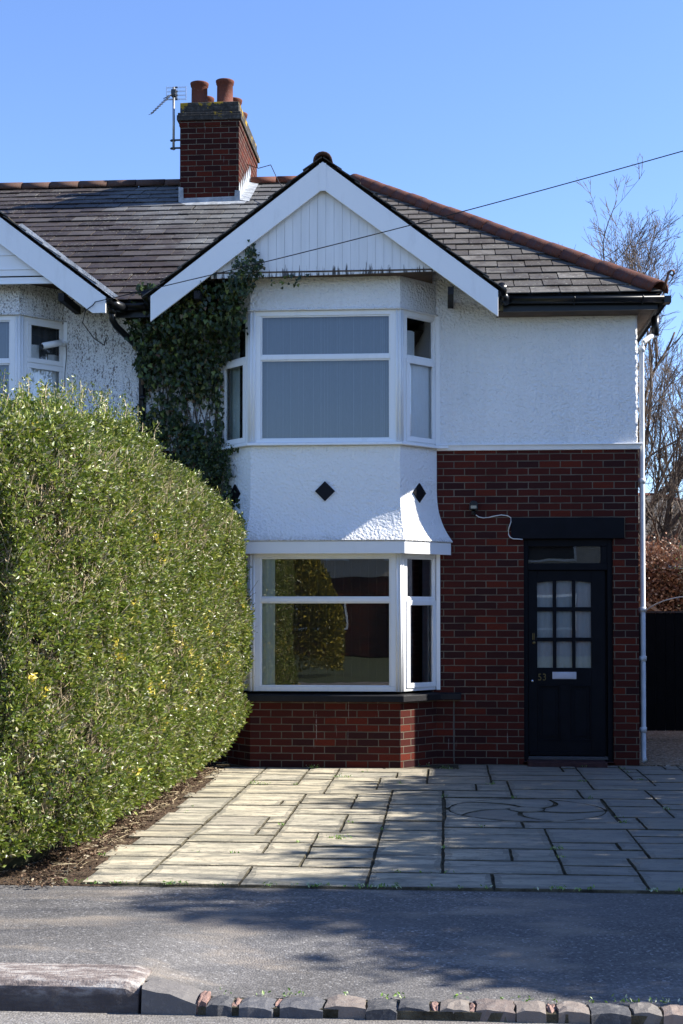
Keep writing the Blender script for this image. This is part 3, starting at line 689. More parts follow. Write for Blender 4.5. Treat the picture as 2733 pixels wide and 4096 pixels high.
def bay(parent, X0, sgn, own):
    """two-storey splayed bay; X0 its centre line, sgn mirrors left/right"""
    hw, bw = 0.785, 1.165
    path = [(X0-bw, 0.0), (X0-hw, -0.43), (X0+hw, -0.43), (X0+bw, 0.0)]
    ext = [(X0-bw-0.09, 0.10)]+path[1:3]+[(X0+bw+0.09, 0.10)]
    lo = [(x, y+0.012) for x, y in ext]
    m = MB(); m.sweep(lo, [(-0.10, -0.05), (0.0, -0.05), (0.0, 0.735), (-0.10, 0.735)]); m.build('bay_brickwork', M['brick'], parent)
    m = MB(); m.sweep([(X0-bw-0.25, 0.0), (X0-bw-0.0, 0.0)]+path[1:3]+[(X0+bw+0.0, 0.0), (X0+bw+0.25, 0.0)], [(-0.12, 0.775), (0.075, 0.752), (0.078, 0.748), (0.078, 0.688), (-0.0, 0.688), (-0.12, 0.70)])
    m.build('window_sill', M['sill_paint'], parent, bev=0.005)
    wp = [(x, y+0.02) for x, y in path]
    P = [Vector(p) for p in wp]; d0 = (P[1]-P[0]).normalized(); d1 = (P[2]-P[1]).normalized(); d2 = (P[3]-P[2]).normalized()
    post = 0.055
    specs = []
    for (za, zb, tz, low) in ((0.79, 2.235, 1.743, True), (3.375, 4.775, 4.284, False)):
        for c, da, db in ((P[1], d0, d1), (P[2], d1, d2)):
            pm = MB()
            na = Vector((da.y, -da.x)); nb = Vector((db.y, -db.x)); nm = (na+nb).normalized()
            q = [c-da*post, c+na*0.0, c+db*post, c+db*post-nb*0.05, c-nm*0.06, c-da*post-na*0.05]
            pm.slab([(v.x, v.y) for v in q], za, zb)
            for t in (-0.034, 0.0, 0.034):
                cc = c+(da if t < 0 else db)*t+nm*(0.001-abs(t)*0.02)
                pm.tube([(cc.x, cc.y, za), (cc.x, cc.y, zb)], 0.013, 10)
            pm.build('corner_post', M['white_upvc'], parent)
        for c, s_ in ((P[0], 1), (P[3], -1)):
            pm = MB(); pm.box(c.x-0.03*s_, c.x+0.012*s_, -0.02, 0.03, za, zb); pm.build('window_jamb', M['white_upvc'], parent)
        specs.append((za, zb, tz))
    A0 = P[0]; A1 = P[1]-d0*post; B0 = P[1]+d1*post; B1 = P[2]-d1*post; C0 = P[2]+d2*post; C1 = P[3]
    # ground floor
    window(parent, 'window', A0, A1, 0.79, 2.235, 1.743, open_low=True, gl='glass_low')
    window(parent, 'window', B0, B1, 0.79, 2.235, 1.743, gl='glass_low', label='wide ground floor bay window',
           fill=[('blind_sheer', 0.10, 1.0, 0.8, 2.22, 0.09, 0.0), ('drape_green', 0.02, 0.135, 0.8, 2.22, 0.055, 0.010), ('drape_green', 0.955, 1.0, 0.8, 2.22, 0.16, 0.012)])
    window(parent, 'window', C0, C1, 0.79, 2.235, 1.743, open_low=True, gl='glass_low', fill=[('drape_dark', 0.72, 0.95, 0.8, 2.22, 0.08, 0.01)])
    # first floor
    if own:
        window(parent, 'window', A0, A1, 3.375, 4.775, 4.284, open_low=True, fill=[('drape_green', 0.05, 0.45, 3.4, 4.75, 0.09, 0.012)])
        window(parent, 'window', B0, B1, 3.375, 4.775, 4.284, label='wide upstairs bay window with net curtain', fill=[('net_curtain', 0.0, 1.0, 3.38, 4.77, 0.10, 0.004)])
        window(parent, 'window', C0, C1, 3.375, 4.775, 4.284, open_low=True, fill=[('drape_white', 0.0, 1.0, 3.38, 4.27, 0.045, 0.006), ('drape_white', 0.05, 0.55, 4.27, 4.60, 0.10, 0.012)])  # lower pane's bright reflection is painted in as a white drape
    else:
        window(parent, 'window', A0, A1, 3.375, 4.775, 4.284, open_low=True, open_top=True)
        window(parent, 'window', B0, B1, 3.375, 4.775, 4.284, fill=[('net_curtain', 0.0, 1.0, 3.38, 4.77, 0.08, 0.004)])
        window(parent, 'window', C0, C1, 3.375, 4.775, 4.284, open_low=True, open_top=True,
               fill=[('drape_white', 0.0, 1.0, 3.38, 4.27, 0.07, 0.010), ('drape_white', 0.0, 0.45, 4.27, 4.5, 0.07, 0.010), ('drape_dark', 0.3, 0.9, 4.27, 4.75, 0.10, 0.010), ('drape_white', 0.62, 1.0, 4.27, 4.42, 0.08, 0.01)])
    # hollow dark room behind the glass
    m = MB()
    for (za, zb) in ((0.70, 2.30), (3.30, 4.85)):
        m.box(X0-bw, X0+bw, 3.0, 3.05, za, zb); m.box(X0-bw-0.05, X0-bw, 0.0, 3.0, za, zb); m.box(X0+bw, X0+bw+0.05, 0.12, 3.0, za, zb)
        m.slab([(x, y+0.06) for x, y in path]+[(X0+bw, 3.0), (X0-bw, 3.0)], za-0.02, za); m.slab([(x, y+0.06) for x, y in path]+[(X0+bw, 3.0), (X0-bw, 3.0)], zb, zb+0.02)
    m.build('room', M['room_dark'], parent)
    # fascia over the ground floor window, bell-cast rendered apron, sill and head of the upper storey
    m = MB(); m.sweep(ext, [(-0.05, 2.236), (0.098, 2.222), (0.108, 2.222), (0.108, 2.350), (-0.05, 2.350)]); m.build('bay_fascia', M['white_upvc'], parent, bev=0.003)
    prof = [(-0.06, 3.352), (-0.004, 3.352)]
    for i in range(15):
        t = i/14; z = 2.95-(2.95-2.362)*t; prof.append((-0.004+0.128*t**2.6, z))
    prof += [(0.118, 2.353), (-0.06, 2.353)]
    m = MB(); m.sweep(ext, prof); m.build('bay_apron', M['apron_render'] if own else M['marked_render'], parent)
    m = MB(); m.sweep([(X0-bw-0.10, 0.0)]+path[0:1]+path[1:3]+path[3:]+[(X0+bw+0.12, 0.0)], [(-0.06, 3.395), (0.0, 3.392), (0.055, 3.380), (0.058, 3.356), (-0.06, 3.354)]); m.build('upper_sill', M['white_upvc'], parent, bev=0.003)
    m = MB(); m.sweep(ext, [(-0.06, 4.776), (0.018, 4.776), (0.022, 4.786), (0.004, 4.80), (0.0, 5.16), (-0.06, 5.16)]); m.build('bay_head', M['white_render'] if own else M['marked_render'], parent)
    # black diamond tiles
    if own:
        def diamond(c, D, wd, hd):
            n = Vector((D.y, -D.x)); m = MB(); vs = []
            for d in (0.014, -0.005):
                for (a, b_) in ((-wd, 0), (0, -hd), (wd, 0), (0, hd)): p = Vector(c[:2])+D*a+n*d; vs.append((p.x, p.y, c[2]+b_))
            m.add(vs, [(0, 1, 2, 3), (7, 6, 5, 4), (0, 4, 5, 1), (1, 5, 6, 2), (2, 6, 7, 3), (3, 7, 4, 0)]); m.build('diamond_tile', M['black_tile'], parent, fixn=True)
        diamond((X0, -0.43, 2.876), d1, 0.105, 0.105)
        for D, p, q in ((d0, path[0], path[1]), (d2, path[2], path[3])):
            mx = ((p[0]+q[0])/2, (p[1]+q[1])/2, 2.870); diamond(mx, D, 0.098, 0.103)

def gable(parent, X0, own):
    ap, ai, ft, fb, hw = 6.247, 5.963, 4.888, 4.62, 1.79
    for s_ in (-1, 1):
        m = MB(); pts = [(X0, ap), (X0+s_*hw, ft), (X0+s_*hw, fb), (X0, ai)]
        if not own: pts = [(X0, ap), (X0+s_*hw, ft), (X0+s_*hw, fb+0.10), (X0+s_*(hw-0.14), fb+0.10), (X0, ai)]
        m.prism(pts, -0.72, -0.695); m.build('bargeboard', M['white_upvc'], parent, bev=0.003)
        # black edge and slate roof of the gable, as a slope with real thickness
        m = MB(); m.prism([(X0, ap+0.012), (X0+s_*(hw+0.03), ft-0.012), (X0+s_*(hw+0.02), ft-0.05), (X0, ap-0.03)], -0.694, 3.2)
        m.build('gable_deck', M['dark_felt'], parent)
        L = math.hypot(hw+0.06, (hw+0.06)*0.76); v = Vector((-s_*1, 0, 0.76)).normalized()
        q = slate_field((X0+s_*(hw+0.06), -0.735, ft-0.014), (0, 1, 0), tuple(v), 0.0, 3.6, L, 0.30, 0.235, [], None, seed=11+s_)
        q.build('gable_slates', M['slate_grey'], parent, fixn=True)
    m = MB(); m.prism([(X0-0.035, ap-0.02), (X0+0.035, ap-0.02), (X0+0.035, ai-0.02), (X0-0.035, ai-0.02)], -0.728, -0.7205); m.build('apex_joint_cover', M['white_upvc'], parent)
    # cladding boards
    m = MB(); sl_ = (ai-5.07)/ (hw*(ai-5.07)/(ai-fb) ) ; k = (ai-fb)/hw
    if own:
        wd = 0.0855; x = X0-1.17
        while x < X0+1.15:
            a, b_ = x+0.0012, x+wd-0.0012; base = lambda q: 5.070+0.017*(q-X0+1.2)
            ta, tb = ai+0.10-k*abs(a-X0), ai+0.10-k*abs(b_-X0)
            pts = [(a, base(a)), (b_, base(b_)), (b_, tb), (a, ta)]
            if a < X0 < b_: pts = pts[:3]+[(X0, ai+0.10)]+pts[3:]
            m.prism(pts, -0.655+rnd.uniform(-.001, .001), -0.64); x += wd
        m.prism([(X0-1.17, 5.075), (X0+1.17, 5.115), (X0, ai+0.06)], -0.645, -0.62, 1)
        m.build('gable_cladding', [M['painted_board'], simple('groove_paint', (0.6, 0.6, 0.6), 0.8)], parent)
    else:
        z = 5.05
        while z < ai:
            w0 = (ai-z)/k+0.1; w1 = max(0.0, (ai-z-0.15)/k)+0.1
            m.prism([(X0-w0, z), (X0+w0, z), (X0+w1, z+0.148), (X0-w1, z+0.148)], -0.66, -0.64)
            m.prism([(X0-w0, z), (X0+w0, z), (X0+w0, z+0.012), (X0-w0, z+0.012)], -0.668, -0.66); z += 0.15
        m.build('gable_cladding', M['white_upvc'], parent)
    m = MB(); m.box(X0-1.12, X0+1.12, -0.66, 0.02, 5.075+0.045, 5.075+0.06); m.build('gable_soffit', M['brown_wood'], parent)
    # purlin end under the right side
    for s_ in (-1, 1): m = MB(); m.box(X0+s_*1.28, X0+s_*1.34, -0.69, 0.0, 4.86, 4.94); m.build('rafter_end', M['dark_felt'], parent)
    ridge_tiles((X0, -0.76, ap+0.035), (X0, 2.4, ap+0.035), 'gable_ridge_tiles', M['terracotta_dark'], parent, r_=0.10)

def under(dx, v): return v > (1.355-0.757*abs(dx))/0.5375*1.135-0.5     # hidden part of the main slope below a gable

def gutter_run(m, p0, p1, r_=0.058, lip=0.006):
    P0, P1 = Vector(p0), Vector(p1); d = (P1-P0).normalized(); side = Vector((d.y, -d.x, 0)).normalized(); vs = []; K = 10
    for pt in (P0, P1):
        for rr in (r_, r_-0.005):
            for k in range(K+1):
                t = math.pi*k/K; vs.append(tuple(pt+side*(math.cos(t)*rr)+UP*(-math.sin(t)*rr*1.05)))
    q = K+1; fs = []
    for k in range(K): fs += [(k, k+1, 2*q+k+1, 2*q+k), (q+k, 3*q+k, 3*q+k+1, q+k+1), (k, q+k, q+k+1, k+1), (2*q+k, 2*q+k+1, 3*q+k+1, 3*q+k)]
    fs += [(0, 2*q, 3*q, q), (K, q+K, 3*q+K, 2*q+K)]
    m.add(vs, fs, 0, True)
    # brackets
    L = (P1-P0).length
    return m

PARTY = -3.26
# ================================================================== OUR HOUSE
HX = -1.235
H1 = empty('semi_detached_house', (HX, 0, 0), 'white rendered and red brick semi-detached house with black front door, gable and chimney stack', 'house')
DL, DR, DT = 0.845, 1.785, 2.388
# brick wall with the doorway opening
m = MB(); T = 0.22; XR = 2.05; ZB = 3.362; BL, BR = HX-1.10, HX+1.10
m.box(PARTY, BL, 0, T, -0.1, ZB); m.box(BR, DL, 0, T, -0.1, ZB); m.box(DR, XR, 0, T, -0.1, ZB)
m.box(DL, DR, 0, T, DT+0.10, ZB); m.box(DL, DR, 0.0, T, -0.1, 0.03)
m.box(XR-T, XR, T, 10, -0.1, ZB); m.box(PARTY, XR, 9.8, 10, -0.1, ZB)
m.build('brick_wall', M['brick'], H1)
# render wall, slightly proud, subdivided and roughened along its free edge
m = MB()
def rough_wall(m, x0, x1, y, z0, z1, back):
    nx_, nz = max(2, int((x1-x0)/0.03)), int((z1-z0)/0.03); vs = []
    for j in range(nz+1):
        for i in range(nx_+1):
            x = x0+(x1-x0)*i/nx_; z = z0+(z1-z0)*j/nz
            e = 0.006*mnoise.noise(Vector((x*28, z*28, 3)))
            ex = (0.008*mnoise.noise(Vector((z*25, 7, 1)))+0.006*mnoise.noise(Vector((z*70, 2, 1)))) if i == nx_ else 0
            vs.append((x+ex, y+e, z))
    fs = [(j*(nx_+1)+i, j*(nx_+1)+i+1, (j+1)*(nx_+1)+i+1, (j+1)*(nx_+1)+i) for j in range(nz) for i in range(nx_)]
    b = len(vs)
    for j in range(nz+1): vs.append((vs[j*(nx_+1)+nx_][0]-0.004, back, z0+(z1-z0)*j/nz))
    fs += [(j*(nx_+1)+nx_, b+j, b+j+1, (j+1)*(nx_+1)+nx_) for j in range(nz)]
    m.add(vs, fs, 0, True)
rough_wall(m, BR, XR-0.005, -0.012, 3.40, 4.93, 9.9)
m.box(BR, XR-0.03, 0.01, T, 3.362, 4.93); m.box(XR-0.22, XR-0.03, T, 9.9, 3.362, 4.9); m.box(PARTY, XR-0.03, 9.9, 10, 3.362, 4.9)
m.prism([(BR, 4.931), (HX+1.76, 4.931), (BR, 5.42)], -0.011, T); m.build('rendered_wall', M['white_render'], H1)
m = MB(); m.box(PARTY, BL, -0.012, T, 3.362, 4.93); m.prism([(BL, 4.931), (HX-1.76, 4.931), (BL, 5.42)], -0.011, T); m.build('rendered_wall_by_ivy', M['marked_render'], H1)
for za, zb in ((4.86, 5.4), (2.33, 3.27)): m = MB(); m.box(BL, BR, 0.0, T, za, zb); m.build('inner_wall', M['room_dark'], H1)
m = MB(); m.sweep([(BR+0.06, 0.0), (XR, 0.0), (XR, 9.9)], [(0.0, 3.405), (0.040, 3.402), (0.045, 3.392), (0.028, 3.378), (0.022, 3.360), (0.018, 3.338), (0.0, 3.335)])
m.build('string_course', M['white_upvc'], H1, bev=0.002)
# expansion joint in the brick below the sill, vertical strip
m = MB(); m.box(0.096, 0.110, -0.003, 0.01, 0.03, 0.70); m.build('mortar_joint', simple('old_mortar', (0.11, 0.10, 0.085), 0.9), H1)
bay(H1, HX, 1, True)
gable(H1, HX, True)

# main roof
PITCH = 0.5375; RZ, RY = 7.79, 5.0; EY, EZ = -0.33, 4.925
sv = Vector((0, 1, PITCH)).normalized(); VL = math.hypot(RY-EY, RZ-EZ)
XC = 2.235                                            # eaves corner
XH = -1.27                                           # where hip meets ridge
# hip line in (u=x, v) coordinates: from (XC,0) to (XH,VL)
hipclip = (VL, (XC-XH), VL*XC)
gx = 1.72
deck = MB(); dz = -0.012
zr0 = lambda y: EZ+PITCH*(y-EY)+dz
deck.add([(PARTY, EY, EZ+dz), (HX-1.72, EY, EZ+dz), (HX-0.5, 1.6, zr0(1.6)), (HX+0.5, 1.6, zr0(1.6)), (HX+1.72, EY, EZ+dz), (XC, EY, EZ+dz), (XH, RY, RZ+dz), (PARTY, RY, RZ+dz), (PARTY, 10.3, EZ+dz), (XC, 10.3, EZ+dz), (PARTY, 1.6, zr0(1.6))],
         [(0, 1, 2, 10), (10, 2, 3, 6, 7), (3, 4, 5, 6), (5, 9, 6), (6, 9, 8, 7)])
deck_o = deck.build('roof', M['dark_felt'], H1)
q = slate_field((0, EY, EZ), (1, 0, 0), tuple(sv), PARTY-0.3, 2.3, VL, 0.305, 0.272, [hipclip], keep=lambda a, v: a > PARTY and a < HX+0.3 and under(a-HX, v), seed=2)
q.build('roof_slates', M['slate_purple'], deck_o, fixn=True)
q = slate_field((0, EY, EZ), (1, 0, 0), tuple(sv), -1.4, 2.3, VL, 0.305, 0.272, [hipclip], keep=lambda a, v: a >= HX+0.3 and under(a-HX, v), seed=4)
q.build('roof_slates', M['slate_grey'], deck_o, fixn=True, label='pale grey slates of the hipped end')
# hip end slope
he = Vector((XC, EY, EZ)); hv = (Vector((XH, RY, RZ))-Vector((XC, RY, EZ))); hl = hv.length; hv.normalize()
q = slate_field((XC, EY, EZ), (0, 1, 0), tuple(hv), 0, 10.6, hl, 0.30, 0.25, [(-hl, RY-EY, 0), (hl, RY-EY, hl*2*(RY-EY))], seed=6)
q.build('roof_slates', M['slate_grey'], deck_o, fixn=True, label='slates of the side slope')
ridge_tiles((-2.76, RY, RZ+0.03), (XH, RY, RZ+0.03), 'ridge_tiles', M['terracotta'], deck_o, r_=0.12)
ridge_tiles((XC+0.0, EY-0.02, EZ+0.045), (XH, RY, RZ+0.045), 'hip_tiles', M['terracotta'], deck_o, r_=0.125, L=0.34)
# fascia, soffit, gutters
m = MB(); m.box(HX+1.86, XC-0.02, EY+0.02, EY+0.045, 4.755, 4.915); m.box(XC-0.045, XC-0.02, EY+0.045, 10.2, 4.755, 4.915); m.build('eaves_fascia', M['black_plastic'], H1)
m = MB(); m.box(HX+1.80, XC-0.046, EY+0.046, 0.0, 4.755, 4.77); m.box(XR, XC-0.046, 0.001, 10.0, 4.755, 4.77); m.build('eaves_soffit', M['brown_wood'], H1)
m = MB(); gutter_run(m, (HX+1.83, EY-0.045, 4.882), (XC+0.085, EY-0.045, 4.868)); gutter_run(m, (XC+0.045, EY-0.03, 4.868), (XC+0.045, 9.9, 4.83))
for xx in (HX+1.84, 1.35, 2.05): m.tube([(xx, EY-0.045+0.064*math.cos(t), 4.876-0.067*math.sin(t)) for t in [math.pi*k/10 for k in range(11)]], 0.009, 6)
m.box(XC+0.03, XC+0.10, EY-0.105, EY+0.03, 4.80, 4.868); m.build('gutter', M['black_plastic'], H1, fixn=False)
m = MB(); m.tube([(HX+1.83, -0.60, 4.95), (HX+1.84, -0.44, 4.91), (HX+1.86, -0.37, 4.87)], [0.05, 0.052, 0.05], 12); m.tube([(HX+1.83, -0.47, 4.91), (HX+1.90, -0.38, 4.84)], 0.048, 10)
m.build('valley_outlet', M['black_plastic'], H1)
m = MB(); m.tube([(XC+0.045, 0.30, 4.82), (XC+0.045, 0.30, 4.70), (XC+0.04, 0.30, 4.60)], [0.045, 0.042, 0.044], 14); m.build('gutter_outlet', M['black_plastic'], H1)
pz = [(XC+0.03, 0.30, 4.60), (XC-0.02, 0.25, 4.575), (2.125, 0.075, 4.49), (2.098, 0.052, 4.44), (2.098, 0.05, 4.0), (2.098, 0.05, 0.09), (2.108, -0.01, 0.05)]
m = MB(); m.tube(pz, 0.028, 16)
for z in (4.38, 2.98, 1.62, 0.35, 1.10): m.tube([(2.098, 0.05, z), (2.098, 0.05, z+0.05)], 0.037, 16); m.box(2.04, 2.10, 0.06, 0.075, z+0.01, z+0.04)
m.build('downpipe', M['cable_white'] if False else simple('white_pipe', (0.52, 0.54, 0.56), 0.35, 0.5), H1)
m = MB(); m.tube([(2.27, EY-0.03, 4.95), (2.29, EY-0.06, 5.02), (2.31, EY-0.07, 5.10), (2.335, EY-0.07, 5.135), (2.365, EY-0.06, 5.135), (2.375, EY-0.05, 5.105), (2.355, EY-0.05, 5.085), (2.335, EY-0.05, 5.10)], [0.014, 0.014, 0.012, 0.012, 0.014, 0.014, 0.012, 0.010], 8)
m.build('hip_iron', M['rust'], H1)

# chimney
CX0, CX1, CY0, CY1 = -3.605, -2.79, 3.9, 5.75
ch = MB(); ch.box(CX0, CX1, CY0, CY1, 6.6, 8.27); ch_o = ch.build('chimney', M['chimney_brick'], H1)
m = MB(); m.box(CX0-0.012, CX1+0.012, CY0-0.012, CY1+0.012, 8.27, 8.345, 1); m.box(CX0-0.04, CX1+0.04, CY0-0.04, CY1+0.04, 8.345, 8.42)
m.box(CX0-0.028, CX1+0.028, CY0-0.03, CY1+0.03, 8.42, 8.455); m.box(CX0-0.0, CX1+0.0, CY0-0.0, CY1+0.0, 8.455, 8.60)
c0, c1, c2, c3 = CX0+0.01, CX1-0.01, CY0+0.01, CY1-0.01
m.add([(c0, c2, 8.60), (c1, c2, 8.60), (c1, c3, 8.60), (c0, c3, 8.60), (c0+0.14, c2+0.16, 8.665), (c1-0.14, c2+0.16, 8.665), (c1-0.14, c3-0.16, 8.665), (c0+0.14, c3-0.16, 8.665)],
      [(0, 1, 5, 4), (1, 2, 6, 5), (2, 3, 7, 6), (3, 0, 4, 7), (4, 5, 6, 7)])
m.build('chimney_cap', [M['chimney_cap'], M['chimney_brick']], ch_o, bev=0.008)
for (x, y, h) in ((-3.375, 4.12, 0.31), (-3.015, 4.10, 0.325), (-3.385, 4.66, 0.30), (-3.00, 4.78, 0.31), (-3.38, 5.2, 0.31), (-3.00, 5.32, 0.30)):
    r0 = 0.112; m = MB()
    m.lathe((x, y, 8.63), [(r0+0.010, 0), (r0, 0.02), (r0-0.002, h-0.05), (r0+0.010, h-0.045), (r0+0.012, h-0.02), (r0+0.016, h-0.015), (r0+0.017, h), (r0-0.008, h+0.003), (r0-0.016, h-0.03), (r0-0.02, 0.02)], 24)
    m.build('chimney_pot', M['pot_clay'], ch_o)
# lead flashing with stepped edge
m = MB(); zr = lambda y: EZ+PITCH*(y-EY)
m.prism([(CX0-0.01, 7.185), (CX1+0.02, 7.185), (CX1+0.02, 7.29), (CX0-0.01, 7.275)], CY0-0.012, CY0-0.004)
m.prism([(CX0-0.015, 7.20), (CX0+0.055, 7.22), (CX0+0.05, 7.42), (CX0-0.015, 7.43)], CY0-0.020, CY0-0.013)
m.prism([(CX1-0.06, 7.21), (CX1+0.02, 7.21), (CX1+0.02, 7.36), (CX1-0.05, 7.37)], CY0-0.022, CY0-0.013)
# apron lying on the slates
m.add([(CX0-0.02, CY0-0.02, zr(CY0-0.02)+0.035), (CX1+0.12, CY0-0.02, zr(CY0-0.02)+0.035), (CX1+0.10, CY0-0.20, zr(CY0-0.20)+0.032), (CX0+0.12, CY0-0.19, zr(CY0-0.19)+0.032)], [(0, 1, 2, 3)])
steps = [(CY0-0.02, zr(CY0)+0.02)]
y = CY0-0.02
while y < RY-0.03:
    zt = zr(y+0.17)+0.17; steps += [(y, zt-0.03), (y+0.045, zt+0.05), (y+0.165, zt-0.045)]; y += 0.17
steps += [(RY, zr(RY)+0.14), (RY, zr(RY)+0.0)]
vs = [(CX1+0.006, a, b_) for a, b_ in steps]; m.add(vs, [tuple(range(len(vs)))])
m.add([(CX1+0.004, CY0-0.02, zr(CY0-0.02)+0.05), (CX1+0.15, CY0-0.05, zr(CY0-0.05)+0.032), (CX1+0.14, RY-0.06, zr(RY-0.06)+0.034), (CX1+0.004, RY-0.03, zr(RY-0.03)+0.06)], [(0, 1, 2, 3)])
m.build('lead_flashing', M['lead'], ch_o)

# door, frame, lintel, step
m = MB(); m.box(0.713, 1.906, -0.028, 0.14, 2.392, 2.616); m.build('door_lintel', M['black_paint'], H1, bev=0.006)
m = MB(); y0, y1 = 0.055, 0.125
m.box(DL, DL+0.048, y0, y1, 0.03, DT+0.005); m.box(DR-0.055, DR, y0, y1, 0.03, DT+0.005); m.box(DL+0.048, DR-0.055, y0, y1, 2.315, DT+0.005)
m.box(DL+0.048, DR-0.055, y0-0.006, y1, 2.062, 2.135); m.box(DL+0.048, DR-0.055, y0-0.012, y1, 0.05, 0.085, 1)
m.box(DL+0.048, 0.90, y0+0.015, y1, 2.135, 2.315); m.box(1.665, DR-0.055, y0+0.015, y1, 2.135, 2.315)
df = m.build('door_frame', [M['black_paint'], simple('threshold_strip', (0.07, 0.07, 0.08), 0.4, 0.4, metal=0.5)], H1, bev=0.004)
m = MB(); m.add([(0.90, 0.095, 2.135), (1.665, 0.095, 2.135), (1.665, 0.095, 2.315), (0.90, 0.095, 2.315)], [(0, 1, 2, 3)]); m.build('transom_pane', M['glass'], df)
m = MB(); dl, dr, db, dt = 0.896, 1.708, 0.092, 2.058; y0, y1 = 0.085, 0.128
pw, ph = 0.166, 0.281; xs_ = [0.992, 1.195, 1.397]; zs_ = [1.022, 1.343, 1.668]
m.box(dl, xs_[0], y0, y1, db, dt); m.box(xs_[2]+pw, dr, y0, y1, db, dt)
m.box(xs_[0], xs_[2]+pw, y0, y1, db, 0.246); m.box(xs_[0], xs_[2]+pw, y0, y1, 0.841, zs_[0])
m.box(1.235, 1.337, y0, y1, 0.246, 0.841)
for a, b_ in ((xs_[0]+pw, xs_[1]), (xs_[1]+pw, xs_[2])): m.box(a, b_, y0+0.006, y1, zs_[0], zs_[2]+ph)
for a, b_ in ((zs_[0]+ph, zs_[1]), (zs_[1]+ph, zs_[2])):
    for x in xs_: m.box(x, x+pw, y0+0.007, y1, a, b_)
# arched head rail over the three top panes
N = 24; X0_, X1_ = xs_[0], xs_[2]+pw
archz = lambda x: 1.928+0.022*(1-((x-(X0_+X1_)/2)/((X1_-X0_)/2))**2)
pts = [(X0_+(X1_-X0_)*i/N, archz(X0_+(X1_-X0_)*i/N)) for i in range(N+1)]+[(X1_, dt), (X0_, dt)]; m.prism(pts, y0, y1)
# raised and fielded lower panels
for a, b_ in ((xs_[0]+0.0, 1.235), (1.337, xs_[2]+pw)):
    m.box(a, b_, y0+0.018, y1, 0.246, 0.841); m.box(a+0.05, b_-0.05, y0+0.008, y0+0.018, 0.296, 0.791)
    for r4 in ((a, b_, 0.246, 0.262), (a, b_, 0.825, 0.841), (a, a+0.016, 0.262, 0.825), (b_-0.016, b_, 0.262, 0.825)): m.box(r4[0], r4[1], y0-0.004, y0+0.018, r4[2], r4[3])
m.box(dl+0.01, dr-0.01, y0-0.022, y0, 0.094, 0.135)
dr_o = m.build('front_door', M['black_paint'], H1, bev=0.003)
for x in xs_:
    for k, z in enumerate(zs_):
        m = MB(); zt = z+ph+(0.03 if k == 2 else 0); m.add([(x, y0+0.028, z), (x+pw, y0+0.028, z), (x+pw, y0+0.028, zt), (x, y0+0.028, zt)], [(0, 1, 2, 3)]); m.build('door_pane', M['glass'], dr_o)
c = MB(); k = 50; vs = []
for i in range(k+1): x = X0_+(X1_-X0_)*i/k; vs += [(x, 0.15+0.006*math.sin(i*1.1)+0.004*math.sin(i*.37), 0.95), (x, 0.15+0.004*math.sin(i*1.1), 2.05)]
c.add(vs, [(2*i, 2*i+2, 2*i+3, 2*i+1) for i in range(k)], 0, True); c.build('curtain', M['door_net'], dr_o)
m = MB(); m.box(1.150, 1.403, y0-0.006, y0, 0.903, 0.979); m.box(1.178, 1.376, y0-0.012, y0-0.006, 0.914, 0.966); m.build('letterbox', simple('letter_plate', (0.50, 0.50, 0.56), 0.4, 0.5, metal=0.2), dr_o, bev=0.003)
m = MB(); m.lathe((0, 0, 0), [(0.0, 0.03), (0.012, 0.028), (0.016, 0.018), (0.012, 0.006), (0.009, 0.0)], 14)
m.v = [(0.936+x, y0-z, 0.881+y) for x, y, z in m.v]; m.build('door_knob', M['chrome'], dr_o)
m = MB(); m.lathe((0, 0, 0), [(0.0, 0.012), (0.014, 0.012), (0.018, 0.006), (0.018, 0.0)], 16)
m.v = [(0.957+x, y0-z, 1.288+y) for x, y, z in m.v]; m.box(0.940, 0.948, y0-0.014, y0, 1.32, 1.39); m.box(0.956, 0.962, y0-0.014, y0, 1.32, 1.39); m.build('door_lock', M['brass'], dr_o)
fc = bpy.data.curves.new('house_number', 'FONT'); fc.body = '53'; fc.size = 0.105; fc.extrude = 0.002; fc.space_character = 1.1
fo = bpy.data.objects.new('tmp', fc); COL.objects.link(fo)
dg = bpy.context.evaluated_depsgraph_get(); nm = bpy.data.meshes.new_from_object(fo.evaluated_get(dg)); bpy.data.objects.remove(fo)
for v in nm.vertices: v.co = (0.994+v.co.x*0.86, y0-0.002-v.co.z, 0.888+v.co.y)
nm.materials.clear(); nm.materials.append(M['brass']); no = bpy.data.objects.new('house_number', nm); COL.objects.link(no); no.parent = dr_o
no.matrix_parent_inverse = parent_world(dr_o).inverted()
m = MB(); m.box(DL+0.03, DR-0.09, -0.20, 0.09, -0.02, 0.05); m.box(DL-0.02, DR+0.02, 0.0, 0.12, 0.0, 0.034); m.build('doorstep', M['doorstep_red'], H1, bev=0.008)
m = MB(); m.box(DL, DR, 0.16, 0.18, 0.0, DT); m.build('hall_backing', M['room_dark'], H1)
